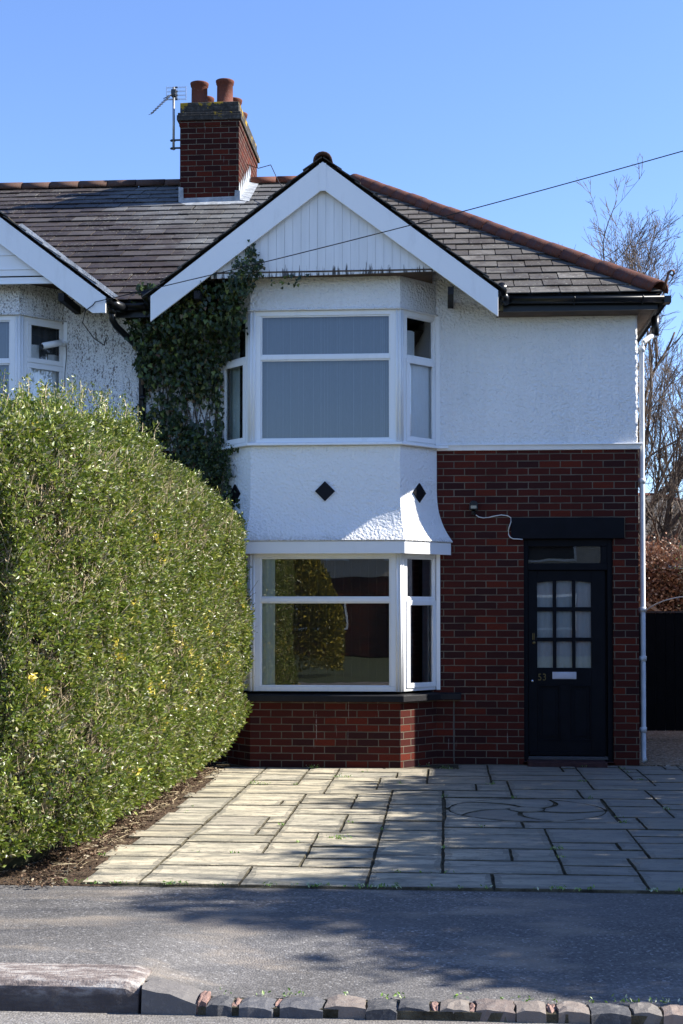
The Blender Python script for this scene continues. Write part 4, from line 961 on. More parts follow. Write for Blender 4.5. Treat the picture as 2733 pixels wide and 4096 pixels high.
# floodlight and its white cable
m = MB(); m.prism([(0.268, 2.700), (0.362, 2.700), (0.356, 2.775), (0.340, 2.790), (0.290, 2.790), (0.274, 2.775)], -0.10, -0.02); m.box(0.295, 0.335, -0.02, 0.0, 2.65, 2.80)
fl = m.build('floodlight', M['black_plastic'], H1, bev=0.004)
m = MB(); m.box(0.285, 0.345, -0.106, -0.099, 2.712, 2.742); m.build('lamp_glass', simple('lamp_lens', (0.30, 0.28, 0.22), 0.2, 0.5), fl)
m = MB(); m.tube([(0.315, -0.05, 2.70), (0.315, -0.05, 2.655)], 0.013, 10); m.build('lamp_sensor', M['black_plastic'], fl)
cb = [(175, 275), (195, 290), (225, 296), (262, 293), (300, 284), (345, 277), (385, 282), (407, 296), (408, 325), (398, 352), (391, 380), (393, 408), (402, 426), (420, 436), (450, 438), (485, 441)]
pts = [(0.897+(a-525)*0.001590, -0.034 if a > 395 and b_ > 285 else -0.012, 2.056-(b_-644)*0.001600+0.004) for a, b_ in cb]
m = MB(); m.tube(pts, 0.0055, 6); m.build('lamp_cable', M['cable_white'], H1)

# ================================================================== THE ADJOINING HOUSE (left)
NX = 2*PARTY-HX
H2 = empty('semi_detached_house', (NX, 0, 0), 'adjoining white house at the left with root-marked render and a camera by its bay window', 'house')
m = MB(); BL2, BR2 = NX-1.10, NX+1.10
m.box(BR2, PARTY-0.001, 0, T, -0.1, 3.36); m.build('brick_wall', M['brick'], H2); m = MB(); m.box(-9.2, BL2, 0, T, -0.1, 3.36); m.box(-9.2, PARTY-0.001, 9.8, 10, -0.1, 4.9); m.box(-9.2, -9.0, T, 9.8, -0.1, 4.9); m.build('brick_wall', M['brick'], H2)
m = MB(); m.box(BR2, PARTY-0.001, -0.012, T, 3.362, 4.93); m.prism([(BR2, 4.931), (NX+1.76, 4.931), (BR2, 5.42)], -0.011, T); m.build('rendered_wall', M['marked_render'], H2)
m = MB(); m.box(-9.2, BL2, -0.012, T, 3.362, 4.93); m.build('rendered_wall', M['marked_render'], H2)
for za, zb in ((4.86, 5.4), (2.33, 3.27)): m = MB(); m.box(BL2, BR2, 0.0, T, za, zb); m.build('inner_wall', M['room_dark'], H2)
bay(H2, NX, -1, False)
gable(H2, NX, False)
deck = MB(); deck.add([(-9.5, EY, EZ+dz), (NX-1.72, EY, EZ+dz), (NX-0.5, 1.6, zr0(1.6)), (NX+0.5, 1.6, zr0(1.6)), (NX+1.72, EY, EZ+dz), (PARTY, EY, EZ+dz), (PARTY, RY, RZ+dz), (-9.5, RY, RZ+dz), (PARTY, 10.3, EZ+dz), (-9.5, 10.3, EZ+dz), (-9.5, 1.6, zr0(1.6)), (PARTY, 1.6, zr0(1.6))],
    [(0, 1, 2, 10), (10, 2, 3, 11, 6, 7), (3, 4, 5, 11), (7, 6, 8, 9)])
d2_o = deck.build('roof', M['dark_felt'], H2)
q = slate_field((0, EY, EZ), (1, 0, 0), tuple(sv), -9.5, PARTY+0.3, VL, 0.305, 0.272, [], keep=lambda a, v: a <= PARTY and under(a-NX, v), seed=2)
q.build('roof_slates', M['slate_purple'], d2_o, fixn=True)
ridge_tiles((-9.5, RY, RZ+0.03), (CX0+0.01, RY, RZ+0.03), 'ridge_tiles', M['terracotta_dark'], d2_o, r_=0.12)
# lead lined valley edge beside the gable, gutter and black downpipe on the party line
m = MB(); x_ = NX+1.83
m.add([(NX+0.85, -0.735, 5.645), (NX+1.88, -0.735, 4.862), (NX+1.93, -0.72, 4.888), (NX+0.90, -0.72, 5.67)], [(0, 1, 2, 3)]); m.build('valley_lead', M['lead'], H2)
m = MB(); gutter_run(m, (NX+1.84, EY-0.045, 4.875), (HX-1.84, EY-0.045, 4.875)); m.box(NX+1.80, HX-1.80, EY+0.02, EY+0.045, 4.755, 4.915)
m.tube([(NX+1.80, -0.56, 4.86), (NX+1.84, -0.46, 4.85), (NX+1.92, -0.38, 4.83)], [0.055, 0.058, 0.05], 12)
m.tube([(NX+1.79, -0.66, 4.885), (NX+1.79, -0.54, 4.86)], [0.06, 0.055], 12)
m.tube([(HX-1.86, -0.60, 4.93), (HX-1.86, -0.44, 4.90), (HX-1.88, -0.38, 4.86)], [0.058, 0.058, 0.05], 12)
m.build('gutter', M['black_plastic'], H2)
dp = [(NX+1.80, -0.48, 4.83), (NX+1.80, -0.46, 4.70), (NX+1.83, -0.42, 4.64), (-3.29, -0.08, 4.47), (-3.255, -0.055, 4.40), (-3.25, -0.055, 0.1)]
m = MB(); m.tube(dp, 0.035, 14); m.tube([dp[0], (NX+1.80, -0.475, 4.76)], 0.042, 14)
for z in (3.9, 2.6, 1.2): m.tube([(-3.25, -0.055, z), (-3.25, -0.055, z+0.06)], 0.042, 14)
m.build('downpipe', M['black_plastic'], H2)

# ================================================================== SMALL THINGS ON THE HOUSES
A = empty('tv_aerial', (-3.70, 3.95, 8.0), 'silver yagi television aerial on a pole bracketed to the chimney stack', 'aerial')
mx_, my_ = -3.70, 3.93
m = MB(); m.tube([(mx_, my_, 7.96), (mx_, my_, 8.83)], 0.017, 10); m.build('mast', M['grey_metal'], A)
for z in (7.985, 8.095): m = MB(); m.box(mx_-0.035, CX0, my_-0.012, my_+0.012, z-0.010, z+0.010); m.box(mx_-0.045, mx_+0.02, my_-0.03, my_+0.03, z-0.012, z-0.004); m.build('bracket', M['dark_metal'], A)
b0 = Vector((mx_-0.02, my_-0.03, 8.73)); b1 = Vector((mx_-0.25, my_-0.30, 8.36)); m = MB(); m.tube([b0, b1], 0.009, 8); m.build('boom', M['grey_metal'], A)
m = MB(); d = (b1-b0); s_ = d.cross(UP).normalized()
for i in range(10):
    c_ = b0+d*(0.05+0.94*i/9); L = 0.085-0.003*i; m.tube([c_-s_*L, c_+s_*L], 0.0035, 5)
m.tube([b0+d*0.12-s_*0.13, b0+d*0.12+s_*0.13], 0.006, 6); m.build('element_rods', M['dark_metal'], A)
# reflector: two slotted plates in a shallow V
m = MB()
for sgn in (-1, 1):
    for k in range(4):
        z = 8.66+k*0.055; a = (mx_+0.03, my_+0.03, z); b_ = (mx_+0.03+sgn*0.135, my_-0.02*sgn+0.0, z-0.006*sgn)
        m.box(min(a[0], b_[0]), max(a[0], b_[0]), my_+0.02, my_+0.026, z, z+0.020)
    xx = mx_+0.03+sgn*0.135; m.box(xx-0.008, xx+0.008, my_+0.019, my_+0.027, 8.655, 8.85)
m.box(mx_+0.01, mx_+0.05, my_+0.02, my_+0.026, 8.655, 8.85); m.build('reflector', M['bright_metal'], A)
m = MB(); m.box(mx_-0.03, mx_+0.035, my_-0.04, my_+0.03, 8.70, 8.79); m.build('dipole_box', M['dark_metal'], A)

S_ = empty('security_camera', (-4.16, -0.05, 4.51), 'small white bullet camera with a lens beside the left-hand upstairs window', 'security camera')
m = MB(); m.tube([(-4.125, -0.02, 4.535), (-4.125, -0.09, 4.535)], [0.032, 0.028], 12); m.tube([(-4.125, -0.08, 4.535), (-4.16, -0.13, 4.52)], 0.012, 8); m.build('mount', M['white_upvc'], S_)
a, b_ = Vector((-4.13, -0.13, 4.525)), Vector((-4.27, -0.24, 4.475)); m = MB(); m.tube([a, b_], 0.030, 16); sh = (b_-a).normalized()*0.03; m.tube([a+UP*0.006, b_+sh+UP*0.006], 0.034, 16); m.build('body', M['white_upvc'], S_)
m = MB(); d = (b_-a).normalized(); m.tube([b_+sh+d*0.002, b_+sh+d*0.006], 0.024, 16); m.build('lens', M['black_plastic'], S_)
m = MB(); m.tube([(-4.10, -0.03, 4.52), (-4.095, -0.03, 4.40), (-4.11, -0.035, 4.22), (-4.115, -0.03, 4.05)], 0.004, 5); m.build('camera_cable', M['cable_black'], S_)

# telephone wire: from the left bargeboard foot up and away over the street to the right
def wire_pts(a, b_, sag, n=24):
    a, b_ = Vector(a), Vector(b_); return [a.lerp(b_, i/n)-UP*(sag*4*(i/n)*(1-i/n)) for i in range(n+1)]
wa = Vector((-3.60, -0.74, 4.83)); wb = Vector((12, -4, 8.37))
W = MB(); W.tube(wire_pts(wa, wb, 0.30), 0.0048, 6)
W.tube([wa, (-3.62, -0.74, 4.80), (-3.70, -0.745, 4.74), (-3.735, -0.73, 4.62), (-3.70, -0.4, 4.52), (-3.66, -0.1, 4.50), (-3.66, -0.02, 4.6)], 0.0055, 6)
W.build('telephone_wire', M['cable_black'], label='black overhead wire rising across the gable to the upper right', cat='wire')
W = MB(); W.tube([(-2.78, 4.6, 7.95), (-2.60, 4.5, 7.86), (-2.40, 4.3, 7.84), (-2.25, 4.0, 7.50), (-2.0, 3.2, 7.05)], 0.006, 5)
W.build('aerial_lead', M['cable_black'], label='thin dark lead drooping from the chimney over the orange ridge tiles', cat='cable')

# ================================================================== LEAVES
def leaves(P, N, L, rng, width=0.55, fold=0.25, droop=None):
    """P (n,3) centres, N (n,3) leaf directions; returns kite shaped folded leaves"""
    n = len(P); D = N/np.linalg.norm(N, axis=1, keepdims=True)
    r_ = rng.normal(size=(n, 3)); S = np.cross(D, r_); S /= np.linalg.norm(S, axis=1, keepdims=True)+1e-9; Up = np.cross(S, D)
    L = L[:, None]; a = P-D*L*0.5; b = P+D*L*0.5; mid = P-D*L*0.05
    l_ = mid+S*L*width*0.5+Up*L*fold*0.35; r2 = mid-S*L*width*0.5+Up*L*fold*0.35
    V = np.stack((a, l_, b, r2), 1).reshape(-1, 3); i = np.arange(n)*4
    F = np.concatenate((np.stack((i, i+2, i+1), 1), np.stack((i, i+3, i+2), 1)))
    return V, F

def sticks(A, B, r_):
    """three sided sticks from A to B"""
    D = B-A; D /= np.linalg.norm(D, axis=1, keepdims=True)+1e-9
    S = np.cross(D, np.array([0.3, 0.5, 0.8])); S /= np.linalg.norm(S, axis=1, keepdims=True)+1e-9; T_ = np.cross(D, S)
    V = []
    for Q, s in ((A, 1.0), (B, 0.6)):
        for k in range(3):
            t = 2*math.pi*k/3; V.append(Q+(S*math.cos(t)+T_*math.sin(t))*(r_*s)[:, None])
    V = np.stack(V, 1).reshape(-1, 3); i = np.arange(len(A))*6; F = []
    for k in range(3): F.append(np.stack((i+k, i+(k+1) % 3, i+3+(k+1) % 3, i+3+k), 1))
    return V, np.concatenate(F)

rng = np.random.default_rng(5)
# --- privet hedge: a rounded, bellied box running from the bay to the footpath
HY0, HY1 = -6.72, -0.62
def fnoise(x, y, z, s):
    return (np.sin(x*s*1.3+y*s*0.7+1.7)*np.cos(z*s*1.1-y*s*0.9)+np.sin(y*s*1.9+z*s*1.4)*0.6+np.sin(x*s*2.7-z*s*2.3+y*s*2.1+0.5)*0.4)/2
def hedge_face(y, z):                         # x of the driveway face
    t = z/2.9
    belly = -2.06-0.030*(-y-0.6) + 0.0*y
    low = np.clip((0.70-z)/0.70, 0, 1)**1.7*np.interp(y, [-6.5, -3.0, -0.6], [0.20, 0.30, 0.44])
    top = np.clip((z-2.25)/0.75, 0, 1)**2*0.42
    near = np.clip((-5.7-y)/1.0, 0, 1)**2*0.35
    return belly-low-top-near+0.075*fnoise(y*0+1, y, z, 2.2)+0.055*fnoise(y*0+2, y, z, 5.5)+0.03*fnoise(y*0+3, y, z, 12.0)
def hedge_top(y):                             # top height along its length
    return 2.62+0.42*np.clip((-0.9-y)/1.7, 0, 1)+0.05*np.clip((-2.5-y)/2, 0, 1)-0.24*np.clip((-4.6-y)/1.6, 0, 1)+0.05*np.sin(y*3.1)+0.03*np.sin(y*7.7)
def sprigs(C, out, k, spread=0.017):
    """rosettes of k leaves round each twig tip C, opening along out"""
    P = np.repeat(C, k, axis=0)+rng.normal(size=(len(C)*k, 3))*spread
    N = (P-np.repeat(C, k, axis=0))/spread*0.55+np.repeat(out, k, axis=0)*0.75+rng.normal(size=P.shape)*0.25
    return P, N
n = 27500
y = rng.uniform(HY0, HY1, n); z = rng.uniform(0.06, 1.0, n)*hedge_top(y); xf = hedge_face(y, z)
depth = rng.exponential(0.045, n)-0.045
dens = fnoise(xf+3, y, z, 5.0)+0.8*fnoise(xf, y*1.7, z*1.7, 9.0)
keep = dens > rng.uniform(-1.45, 0.45, n)
P1, N1 = sprigs(np.stack((xf-depth, y, z), 1)[keep], np.tile([0.8, 0.0, 0.5], (keep.sum(), 1))+rng.normal(size=(keep.sum(), 3))*0.3, 9)
n = 12000
y = rng.uniform(HY0, HY1, n); zt = hedge_top(y); x = rng.uniform(-4.0, hedge_face(y, zt)+0.02)
P2, N2 = sprigs(np.stack((x, y, zt-rng.exponential(0.06, n)+0.04+0.07*fnoise(x, y, zt, 4)), 1), np.tile([0.1, 0, 0.9], (n, 1))+rng.normal(size=(n, 3))*0.3, 8)
n = 8000
z = rng.uniform(0.02, 1, n)*(hedge_top(np.full(n, HY0))-0.05); x = rng.uniform(-4.0, hedge_face(np.full(n, HY0), z)+0.05, n)
P3, N3 = sprigs(np.stack((x, HY0+rng.exponential(0.06, n)-0.03+0.07*fnoise(x, z, z, 3)+np.clip(0.4-z, 0, .4)*0.4, z), 1), np.tile([0.1, -0.8, 0.4], (n, 1))+rng.normal(size=(n, 3))*0.3, 8)
n = 1800
z = rng.uniform(0.12, 1, n)*2.6; x = rng.uniform(-3.2, hedge_face(np.full(n, HY1), z))
P4, N4 = sprigs(np.stack((x, HY1-rng.exponential(0.05, n)+0.03, z), 1), np.tile([0.1, 0.7, 0.4], (n, 1)), 8)
P = np.concatenate((P1, P2, P3, P4)); N = np.concatenate((N1, N2, N3, N4))
V, F = leaves(P, N, rng.uniform(0.020, 0.046, len(P)), rng, 0.5)
HG = empty('privet_hedge', (-3.0, -3.6, 0), 'tall clipped green hedge with yellow sprigs beside the sunlit paving', 'hedge')
FV, FF = V, F
# wild shoots standing up from the top
SP = []; SN = []; SA = []; SB = []
for i in range(150):
    y = rng.uniform(HY0, HY1-0.1); zt = float(hedge_top(np.array(y))); fx = float(hedge_face(np.array(y), np.array(zt)))
    x = rng.uniform(-3.6, fx+0.02) if rng.random() < 0.6 else rng.uniform(fx-0.35, fx)
    h = rng.uniform(0.08, 0.30)*(1.3 if rng.random() < 0.2 else 1)
    if y > -2.2: h *= 0.75
    tip = np.array([x+rng.normal()*0.09, y+rng.normal()*0.07, zt+h]); bs = np.array([x, y, zt-0.12]); prev = bs
    for k in range(1, 6):
        q_ = bs+(tip-bs)*k/5+rng.normal(size=3)*0.008; SA.append(prev); SB.append(q_); prev = q_
    for k in range(int(30+h*120)):
        t = rng.uniform(0.2, 1)**0.8; c_ = bs+(tip-bs)*t+rng.normal(size=3)*0.022; SP.append(c_); SN.append(np.array([0, 0, 0.7])+rng.normal(size=3)*0.7)
for i in range(420):                            # short side shoots breaking the clipped face
    y = rng.uniform(HY0+0.1, HY1-0.05); z = rng.uniform(0.4, 1.0)*float(hedge_top(np.array(y))); fx = float(hedge_face(np.array(y), np.array(z)))
    bs = np.array([fx-0.03, y, z]); tip = bs+np.array([rng.uniform(0.05, 0.15), rng.normal()*0.05, rng.uniform(0.02, 0.14)]); SA.append(bs); SB.append(tip)
    for k in range(16): c_ = bs+(tip-bs)*rng.uniform(0.3, 1)+rng.normal(size=3)*0.014; SP.append(c_); SN.append(tip-bs+rng.normal(size=3)*0.08)
V, F = leaves(np.array(SP), np.array(SN), rng.uniform(0.02, 0.04, len(SP)), rng, 0.42); npmesh('shoot_leaves', V, F, M['hedge_leaf'], HG)
n = 31000
y = rng.uniform(HY0, HY1, n); z = rng.uniform(0.05, 0.90, n)*hedge_top(y); xf = hedge_face(y, z)-rng.uniform(-0.015, 0.14, n)
A_ = np.stack((xf, y, z), 1); D_ = np.stack((rng.normal(0.25, 0.45, n), rng.normal(0, 0.5, n), rng.normal(0.9, 0.45, n)), 1); L_ = rng.uniform(0.03, 0.12, n)[:, None]
n2 = 9000; z2 = rng.uniform(0.03, 1, n2)*2.9; x2 = rng.uniform(-4.0, hedge_face(np.full(n2, HY0), z2), n2); A2 = np.stack((x2, HY0+rng.uniform(0.0, 0.14, n2)+np.clip(0.5-z2, 0, .5)*0.5, z2), 1); D2 = rng.normal(size=(n2, 3))*0.4+[0.1, -0.2, 0.8]
A_ = np.concatenate((A_, A2, np.array(SA))); B_ = np.concatenate((A_[:n]+D_*L_, A2+D2*rng.uniform(0.04, 0.16, n2)[:, None], np.array(SB)))
V, F = sticks(A_, B_, rng.uniform(0.0014, 0.0036, len(A_))); npmesh('twigs', V, F, M['hedge_twig'], HG)
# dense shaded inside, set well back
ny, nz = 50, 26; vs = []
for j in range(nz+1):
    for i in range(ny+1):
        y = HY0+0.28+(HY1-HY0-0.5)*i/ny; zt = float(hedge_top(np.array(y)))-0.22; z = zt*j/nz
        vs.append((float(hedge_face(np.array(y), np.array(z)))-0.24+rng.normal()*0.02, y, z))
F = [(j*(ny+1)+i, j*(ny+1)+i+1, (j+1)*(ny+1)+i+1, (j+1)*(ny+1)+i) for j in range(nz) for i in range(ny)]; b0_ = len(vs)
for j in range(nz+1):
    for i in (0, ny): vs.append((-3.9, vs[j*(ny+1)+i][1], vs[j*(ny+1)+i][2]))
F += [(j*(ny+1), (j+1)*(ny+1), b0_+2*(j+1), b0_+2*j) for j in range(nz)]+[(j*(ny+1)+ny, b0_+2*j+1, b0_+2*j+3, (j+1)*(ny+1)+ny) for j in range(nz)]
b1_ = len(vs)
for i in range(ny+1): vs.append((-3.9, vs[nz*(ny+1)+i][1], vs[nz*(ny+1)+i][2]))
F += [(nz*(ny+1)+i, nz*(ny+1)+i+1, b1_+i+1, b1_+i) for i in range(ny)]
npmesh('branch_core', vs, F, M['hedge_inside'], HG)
YP = []; YN = []
for i in range(72):
    y = rng.uniform(HY0+0.1, -1.0); z = rng.uniform(0.55, 2.95) if rng.random() < 0.55 else rng.uniform(0.5, 1.7)
    c_ = np.array([float(hedge_face(np.array(y), np.array(z)))+0.03, y, z]); dirn = rng.normal(size=3)*[0.3, 1, 0.6]; dirn /= np.linalg.norm(dirn); L = rng.uniform(0.03, 0.10)
    for k in range(int(rng.uniform(8, 40))): YP.append(c_+dirn*rng.uniform(-L, L)+rng.normal(size=3)*0.014); YN.append(np.array([0.6, 0, 0.3])+rng.normal(size=3)*0.6)
V, F = leaves(np.array(YP), np.array(YN), rng.uniform(0.022, 0.04, len(YP)), rng, 0.42); npmesh('foliage', np.concatenate((FV, V)), np.concatenate((FF, F+len(FV))), [M['hedge_leaf'], M['yellow_leaf']], HG, mi=np.concatenate((np.zeros(len(FF), 'i'), np.ones(len(F), 'i'))))

# --- leaf litter and debris on the soil strip
n = 7000; y = rng.uniform(-6.75, -0.3, n); x = PX-0.04-np.abs(rng.normal(0, 0.20, n))+np.where(rng.random(n) < 0.22, rng.uniform(0.0, 0.16, n), 0)
P = np.stack((x, y, 0.004+rng.exponential(0.008, n)), 1); N = rng.normal(size=(n, 3))*[1, 1, 0.25]
V, F = leaves(P, N, rng.uniform(0.012, 0.035, n), rng, 0.5, 0.15); npmesh('leaf_litter', V, F, M['litter_leaf'], label='brown dead leaves and debris on the soil beside the hedge', cat='leaf litter', kind='stuff')
n = 420; y = rng.uniform(-6.7, -0.3, n); x = PX-np.abs(rng.normal(0, 0.16, n)); A_ = np.stack((x, y, 0.008+rng.exponential(0.01, n)), 1); D_ = rng.normal(size=(n, 3))*[1, 1, 0.15]; D_ /= np.linalg.norm(D_, axis=1, keepdims=True)
V, F = sticks(A_, A_+D_*rng.uniform(0.03, 0.14, n)[:, None], rng.uniform(0.0015, 0.003, n)); npmesh('fallen_twigs', V, F, M['hedge_twig'], label='fallen dry twigs scattered along the foot of the hedge', cat='twigs', kind='stuff')
# weeds in the joints
WG = []
for i in range(150):
    if rng.random() < 0.45: x, y = rng.uniform(PX, 3.2), -6.60+rng.normal()*0.012
    else:
        s_ = slabs[rng.integers(len(slabs))]; x = PX+s_[0]*U+(rng.random()*s_[2]*U if rng.random() < .5 else 0); y = -6.59+s_[1]*U
    for k in range(int(rng.uniform(3, 16))): WG.append((x+rng.normal()*0.018, y+rng.normal()*0.010, 0.008+abs(rng.normal())*0.008))
for cx_, cy_ in ((-1.75, -1.9), (-1.35, -0.55), (-0.75, -4.9), (0.02, -0.5), (-1.0, -1.3)):
    for k in range(46): WG.append((cx_+rng.normal()*0.05, cy_+rng.normal()*0.03, 0.01+abs(rng.normal())*0.014))
for i in range(60):
    x = rng.uniform(-1.35, 3)
    for k in range(5): WG.append((x+rng.normal()*0.015, -8.57+rng.normal()*0.01, -0.095+abs(rng.normal())*0.01))
WG = np.array(WG); V, F = leaves(WG, rng.normal(size=(len(WG), 3))*[0.5, 0.5, 0.3]+[0, 0, 0.5], rng.uniform(0.010, 0.028, len(WG)), rng, 0.5)
npmesh('weeds', V, F, M['spring_leaf'], label='tiny green weeds and moss growing in the paving joints', cat='weeds', kind='stuff')

# --- ivy climbing the wall between the two bays
def ivy_leaf_mesh(P, D, Nn, S):
    shape = np.array([(0, -0.15), (0.35, -0.35), (0.52, 0.05), (0.32, 0.25), (0.30, 0.5), (0, 1.0), (-0.30, 0.5), (-0.32, 0.25), (-0.52, 0.05), (-0.35, -0.35)])*0.62
    D = D/np.linalg.norm(D, axis=1, keepdims=True); X = np.cross(D, Nn); X /= np.linalg.norm(X, axis=1, keepdims=True)+1e-9; Z = np.cross(X, D)
    V = []
    for a, b in shape: V.append(P+X*(a*S)[:, None]+D*(b*S)[:, None]-Z*(abs(a)*0.25*S)[:, None])
    V = np.stack(V, 1).reshape(-1, 3); i = np.arange(len(P))*10
    F = np.stack([i+k for k in range(10)], 1); return V, F
IP = []; ID = []; IN = []; IS = []
def ivy(x, y, z, nrm, s=1.0):
    IP.append((x, y, z)); ID.append(np.array([0.0, -0.1, -0.75])+rng.normal(size=3)*0.45); IN.append(np.array(nrm)+rng.normal(size=3)*0.45); IS.append(rng.uniform(0.045, 0.085)*s)
def clump(x, z): return float(fnoise(np.array(x), np.array(0.3), np.array(z), 5.0))+0.5*float(fnoise(np.array(x), np.array(2.), np.array(z), 11.0))
for i in range(12000):
    z = rng.uniform(2.15, 5.15); x = rng.uniform(-3.42, -2.15)
    den = 1.0 if z > 4.0 else 0.55
    left = -3.33+0.10*math.sin(z*5)+0.05*math.sin(z*13); 
    if x < left-0.0: continue
    if z < 4.05: # thinner low down, wall shows on the left
        den = 0.70 if x > -2.95 else 0.40
        if z < 3.55 and x < -2.9: den = 0.12
    if z > 4.80: den = 0.85 if x > -3.0 else 0.5
    if clump(x, z)+rng.normal()*0.35 < 0.55-den*1.15: continue
    # spills on to the side of the bay
    yb = -0.03-rng.exponential(0.05 if z < 4 else 0.09)
    if x > -2.40: yb -= (x+2.40)*1.13
    if x > -2.30 and 3.3 < z < 4.78 and rng.random() < 0.55+0.35*math.sin(z*9): continue
    if x > -2.37 and 3.36 < z < 4.32: continue
    if x > -2.25 and z < 3.35 and rng.random() < 0.9: continue
    ivy(x, yb, z, (0.1, -1, 0.1))
for k in range(26):                             # creeping under and over the gable boards
    t = k/25
    for q_ in range(16): ivy(-2.25+0.33*t+rng.normal()*0.05, -0.60-rng.exponential(0.05), 4.86+0.36*t+rng.normal()*0.05, (0, -1, 0.2), 0.8)
for (cx_, cz_, cn_) in ((-1.98, 5.32, 46), (-2.10, 5.22, 36), (-1.90, 5.20, 30), (-1.95, 5.07, 26), (-1.66, 5.03, 9), (-1.50, 5.03, 12), (-2.12, 5.05, 60), (-2.05, 4.92, 50)):
    for q_ in range(cn_): ivy(cx_+rng.normal()*0.045, -0.69-rng.exponential(0.02), cz_+rng.normal()*0.04, (0, -1, 0.1), 0.75)
for q_ in range(500):                           # mass behind the foot of the bargeboard
    ivy(rng.uniform(-2.95, -2.05), -0.55+rng.normal()*0.08, rng.uniform(4.55, 5.05), (0, -1, 0.1))
IP = np.array(IP); ok = ~((IP[:, 1] < -0.5) & (IP[:, 2] > 4.62+(IP[:, 0]+3.025)*0.75+0.22) & (IP[:, 0] < -2.2))
V, F = ivy_leaf_mesh(IP[ok], np.array(ID)[ok], np.array(IN)[ok], np.array(IS)[ok])
IV = empty('ivy', (-2.85, -0.05, 0), 'dark green ivy climbing the wall between the two bay windows', 'ivy')
npmesh('foliage', V, F, M['ivy_leaf'], IV)
m = MB(); ri = random.Random(4)
for i in range(46):
    x = ri.uniform(-3.15, -2.45); z = 1.6; pts = []
    tz_ = ri.uniform(3.4, 5.0)
    while z < tz_: pts.append((x, -0.02-ri.uniform(0, .02), z)); z += 0.12; x += ri.uniform(-.045, .045); x = min(-2.42, max(-3.22, x))
    m.tube(pts, [0.010-0.007*k/len(pts) for k in range(len(pts))], 5)
m.build('stems', M['ivy_stem'], IV)
# small bush standing behind the hedge in front of the bay side
BP = []; BN = []
for i in range(2600):
    x = -2.50+rng.normal()*0.17; z = 2.55+rng.uniform(-0.9, 0.85); x += 0.06*math.sin(z*4); y = -0.28+rng.normal()*0.07
    if x > -2.20: continue
    BP.append((x, y, z)); BN.append(rng.normal(size=3)*0.7+[0, 0, 0.5])
BS = empty('evergreen_shrub', (-2.5, -0.28, 0), 'dark small-leaved shrub growing up beside the bay behind the hedge', 'shrub')
V, F = leaves(np.array(BP), np.array(BN), rng.uniform(0.02, 0.04, len(BP)), rng, 0.5); npmesh('foliage', V, F, M['ivy_leaf'], BS)
m = MB()
for i in range(7): xx = -2.5+ri.uniform(-.15, .15); m.tube([(-2.5, -0.28, 0), (xx, -0.28, 1.2), (xx+ri.uniform(-.1, .1), -0.28, 2.4), (xx+ri.uniform(-.1, .1), -0.28, 3.1)], [0.014, 0.012, 0.008, 0.003], 6)
m.build('stems', M['ivy_stem'], BS)

# ================================================================== BEYOND THE GATE
# black boarded side gate
G = empty('side_gate', (2.9, 3.2, 0), 'tall black boarded side gate closing the passage right of the house', 'gate')
m = MB(); x = 2.10; rg = random.Random(8)
while x < 4.6: m.box(x+0.003, x+0.117, 3.2+rg.uniform(0, .003), 3.222, 0.09, 1.595); x += 0.12
m.build('boards', M['gate_paint'], G, bev=0.002)
m = MB(); m.box(2.07, 4.65, 3.19, 3.24, 1.597, 1.618); m.box(2.1, 4.6, 3.2235, 3.232, 0.1, 1.59); m.box(2.1, 4.6, 3.233, 3.26, 0.3, 0.4); m.box(2.1, 4.6, 3.233, 3.26, 1.3, 1.4); m.build('frame_rails', simple('gate_cap', (0.06, 0.05, 0.045), 0.7), G)
m = MB(); m.box(2.06, 2.10, 3.18, 3.26, 0, 1.6); m.box(4.6, 4.7, 3.18, 3.28, 0, 1.6); m.build('posts', M['gate_paint'], G)
# shed
SH = empty('garden_shed', (2.85, 6.0, 0), 'small wooden shed with a sloping gable just above the side gate', 'shed')
m = MB(); m.prism([(2.28, 0), (3.36, 0), (3.36, 1.42), (2.82, 1.80), (2.28, 1.42)], 6.0, 7.6); m.build('walls', M['shed_wood'], SH)
m = MB()
for s_ in (-1, 1): m.prism([(2.82, 1.86), (2.82+s_*0.62, 1.435), (2.82+s_*0.62, 1.385), (2.82, 1.80)], 5.9, 7.7)
m.build('roof', simple('shed_trim', (0.36, 0.25, 0.16), 0.8, var=0.3), SH)
m = MB(); m.tube([(2.6+1.15*(1-math.cos(t))/1.0*0.72, 4.6, 1.2+0.62*math.sin(t)**0.8) for t in [math.pi*k/24 for k in range(25)]], 0.010, 6)
m.tube([(2.6, 4.6, 0), (2.6, 4.6, 1.2)], 0.010, 6); m.tube([(2.6+1.656, 4.6, 0), (2.6+1.656, 4.6, 1.2)], 0.010, 6)
m.build('garden_arch', M['grey_metal'], label='thin grey metal hoop arching above the black side gate', cat='arch')
PO = empty('timber_post', (3.45, 4.4, 0), 'wooden post with a white cap behind the gate at the right edge', 'post')
m = MB(); m.box(3.44, 3.56, 4.35, 4.47, 0, 1.60); m.build('post', M['shed_wood'], PO, bev=0.006); m = MB(); m.box(3.42, 3.58, 4.33, 4.49, 1.66, 1.74); m.box(3.45, 3.55, 4.36, 4.46, 1.60, 1.66, 1); m.build('cap', [M['white_upvc'], M['shed_wood']], PO, bev=0.004)
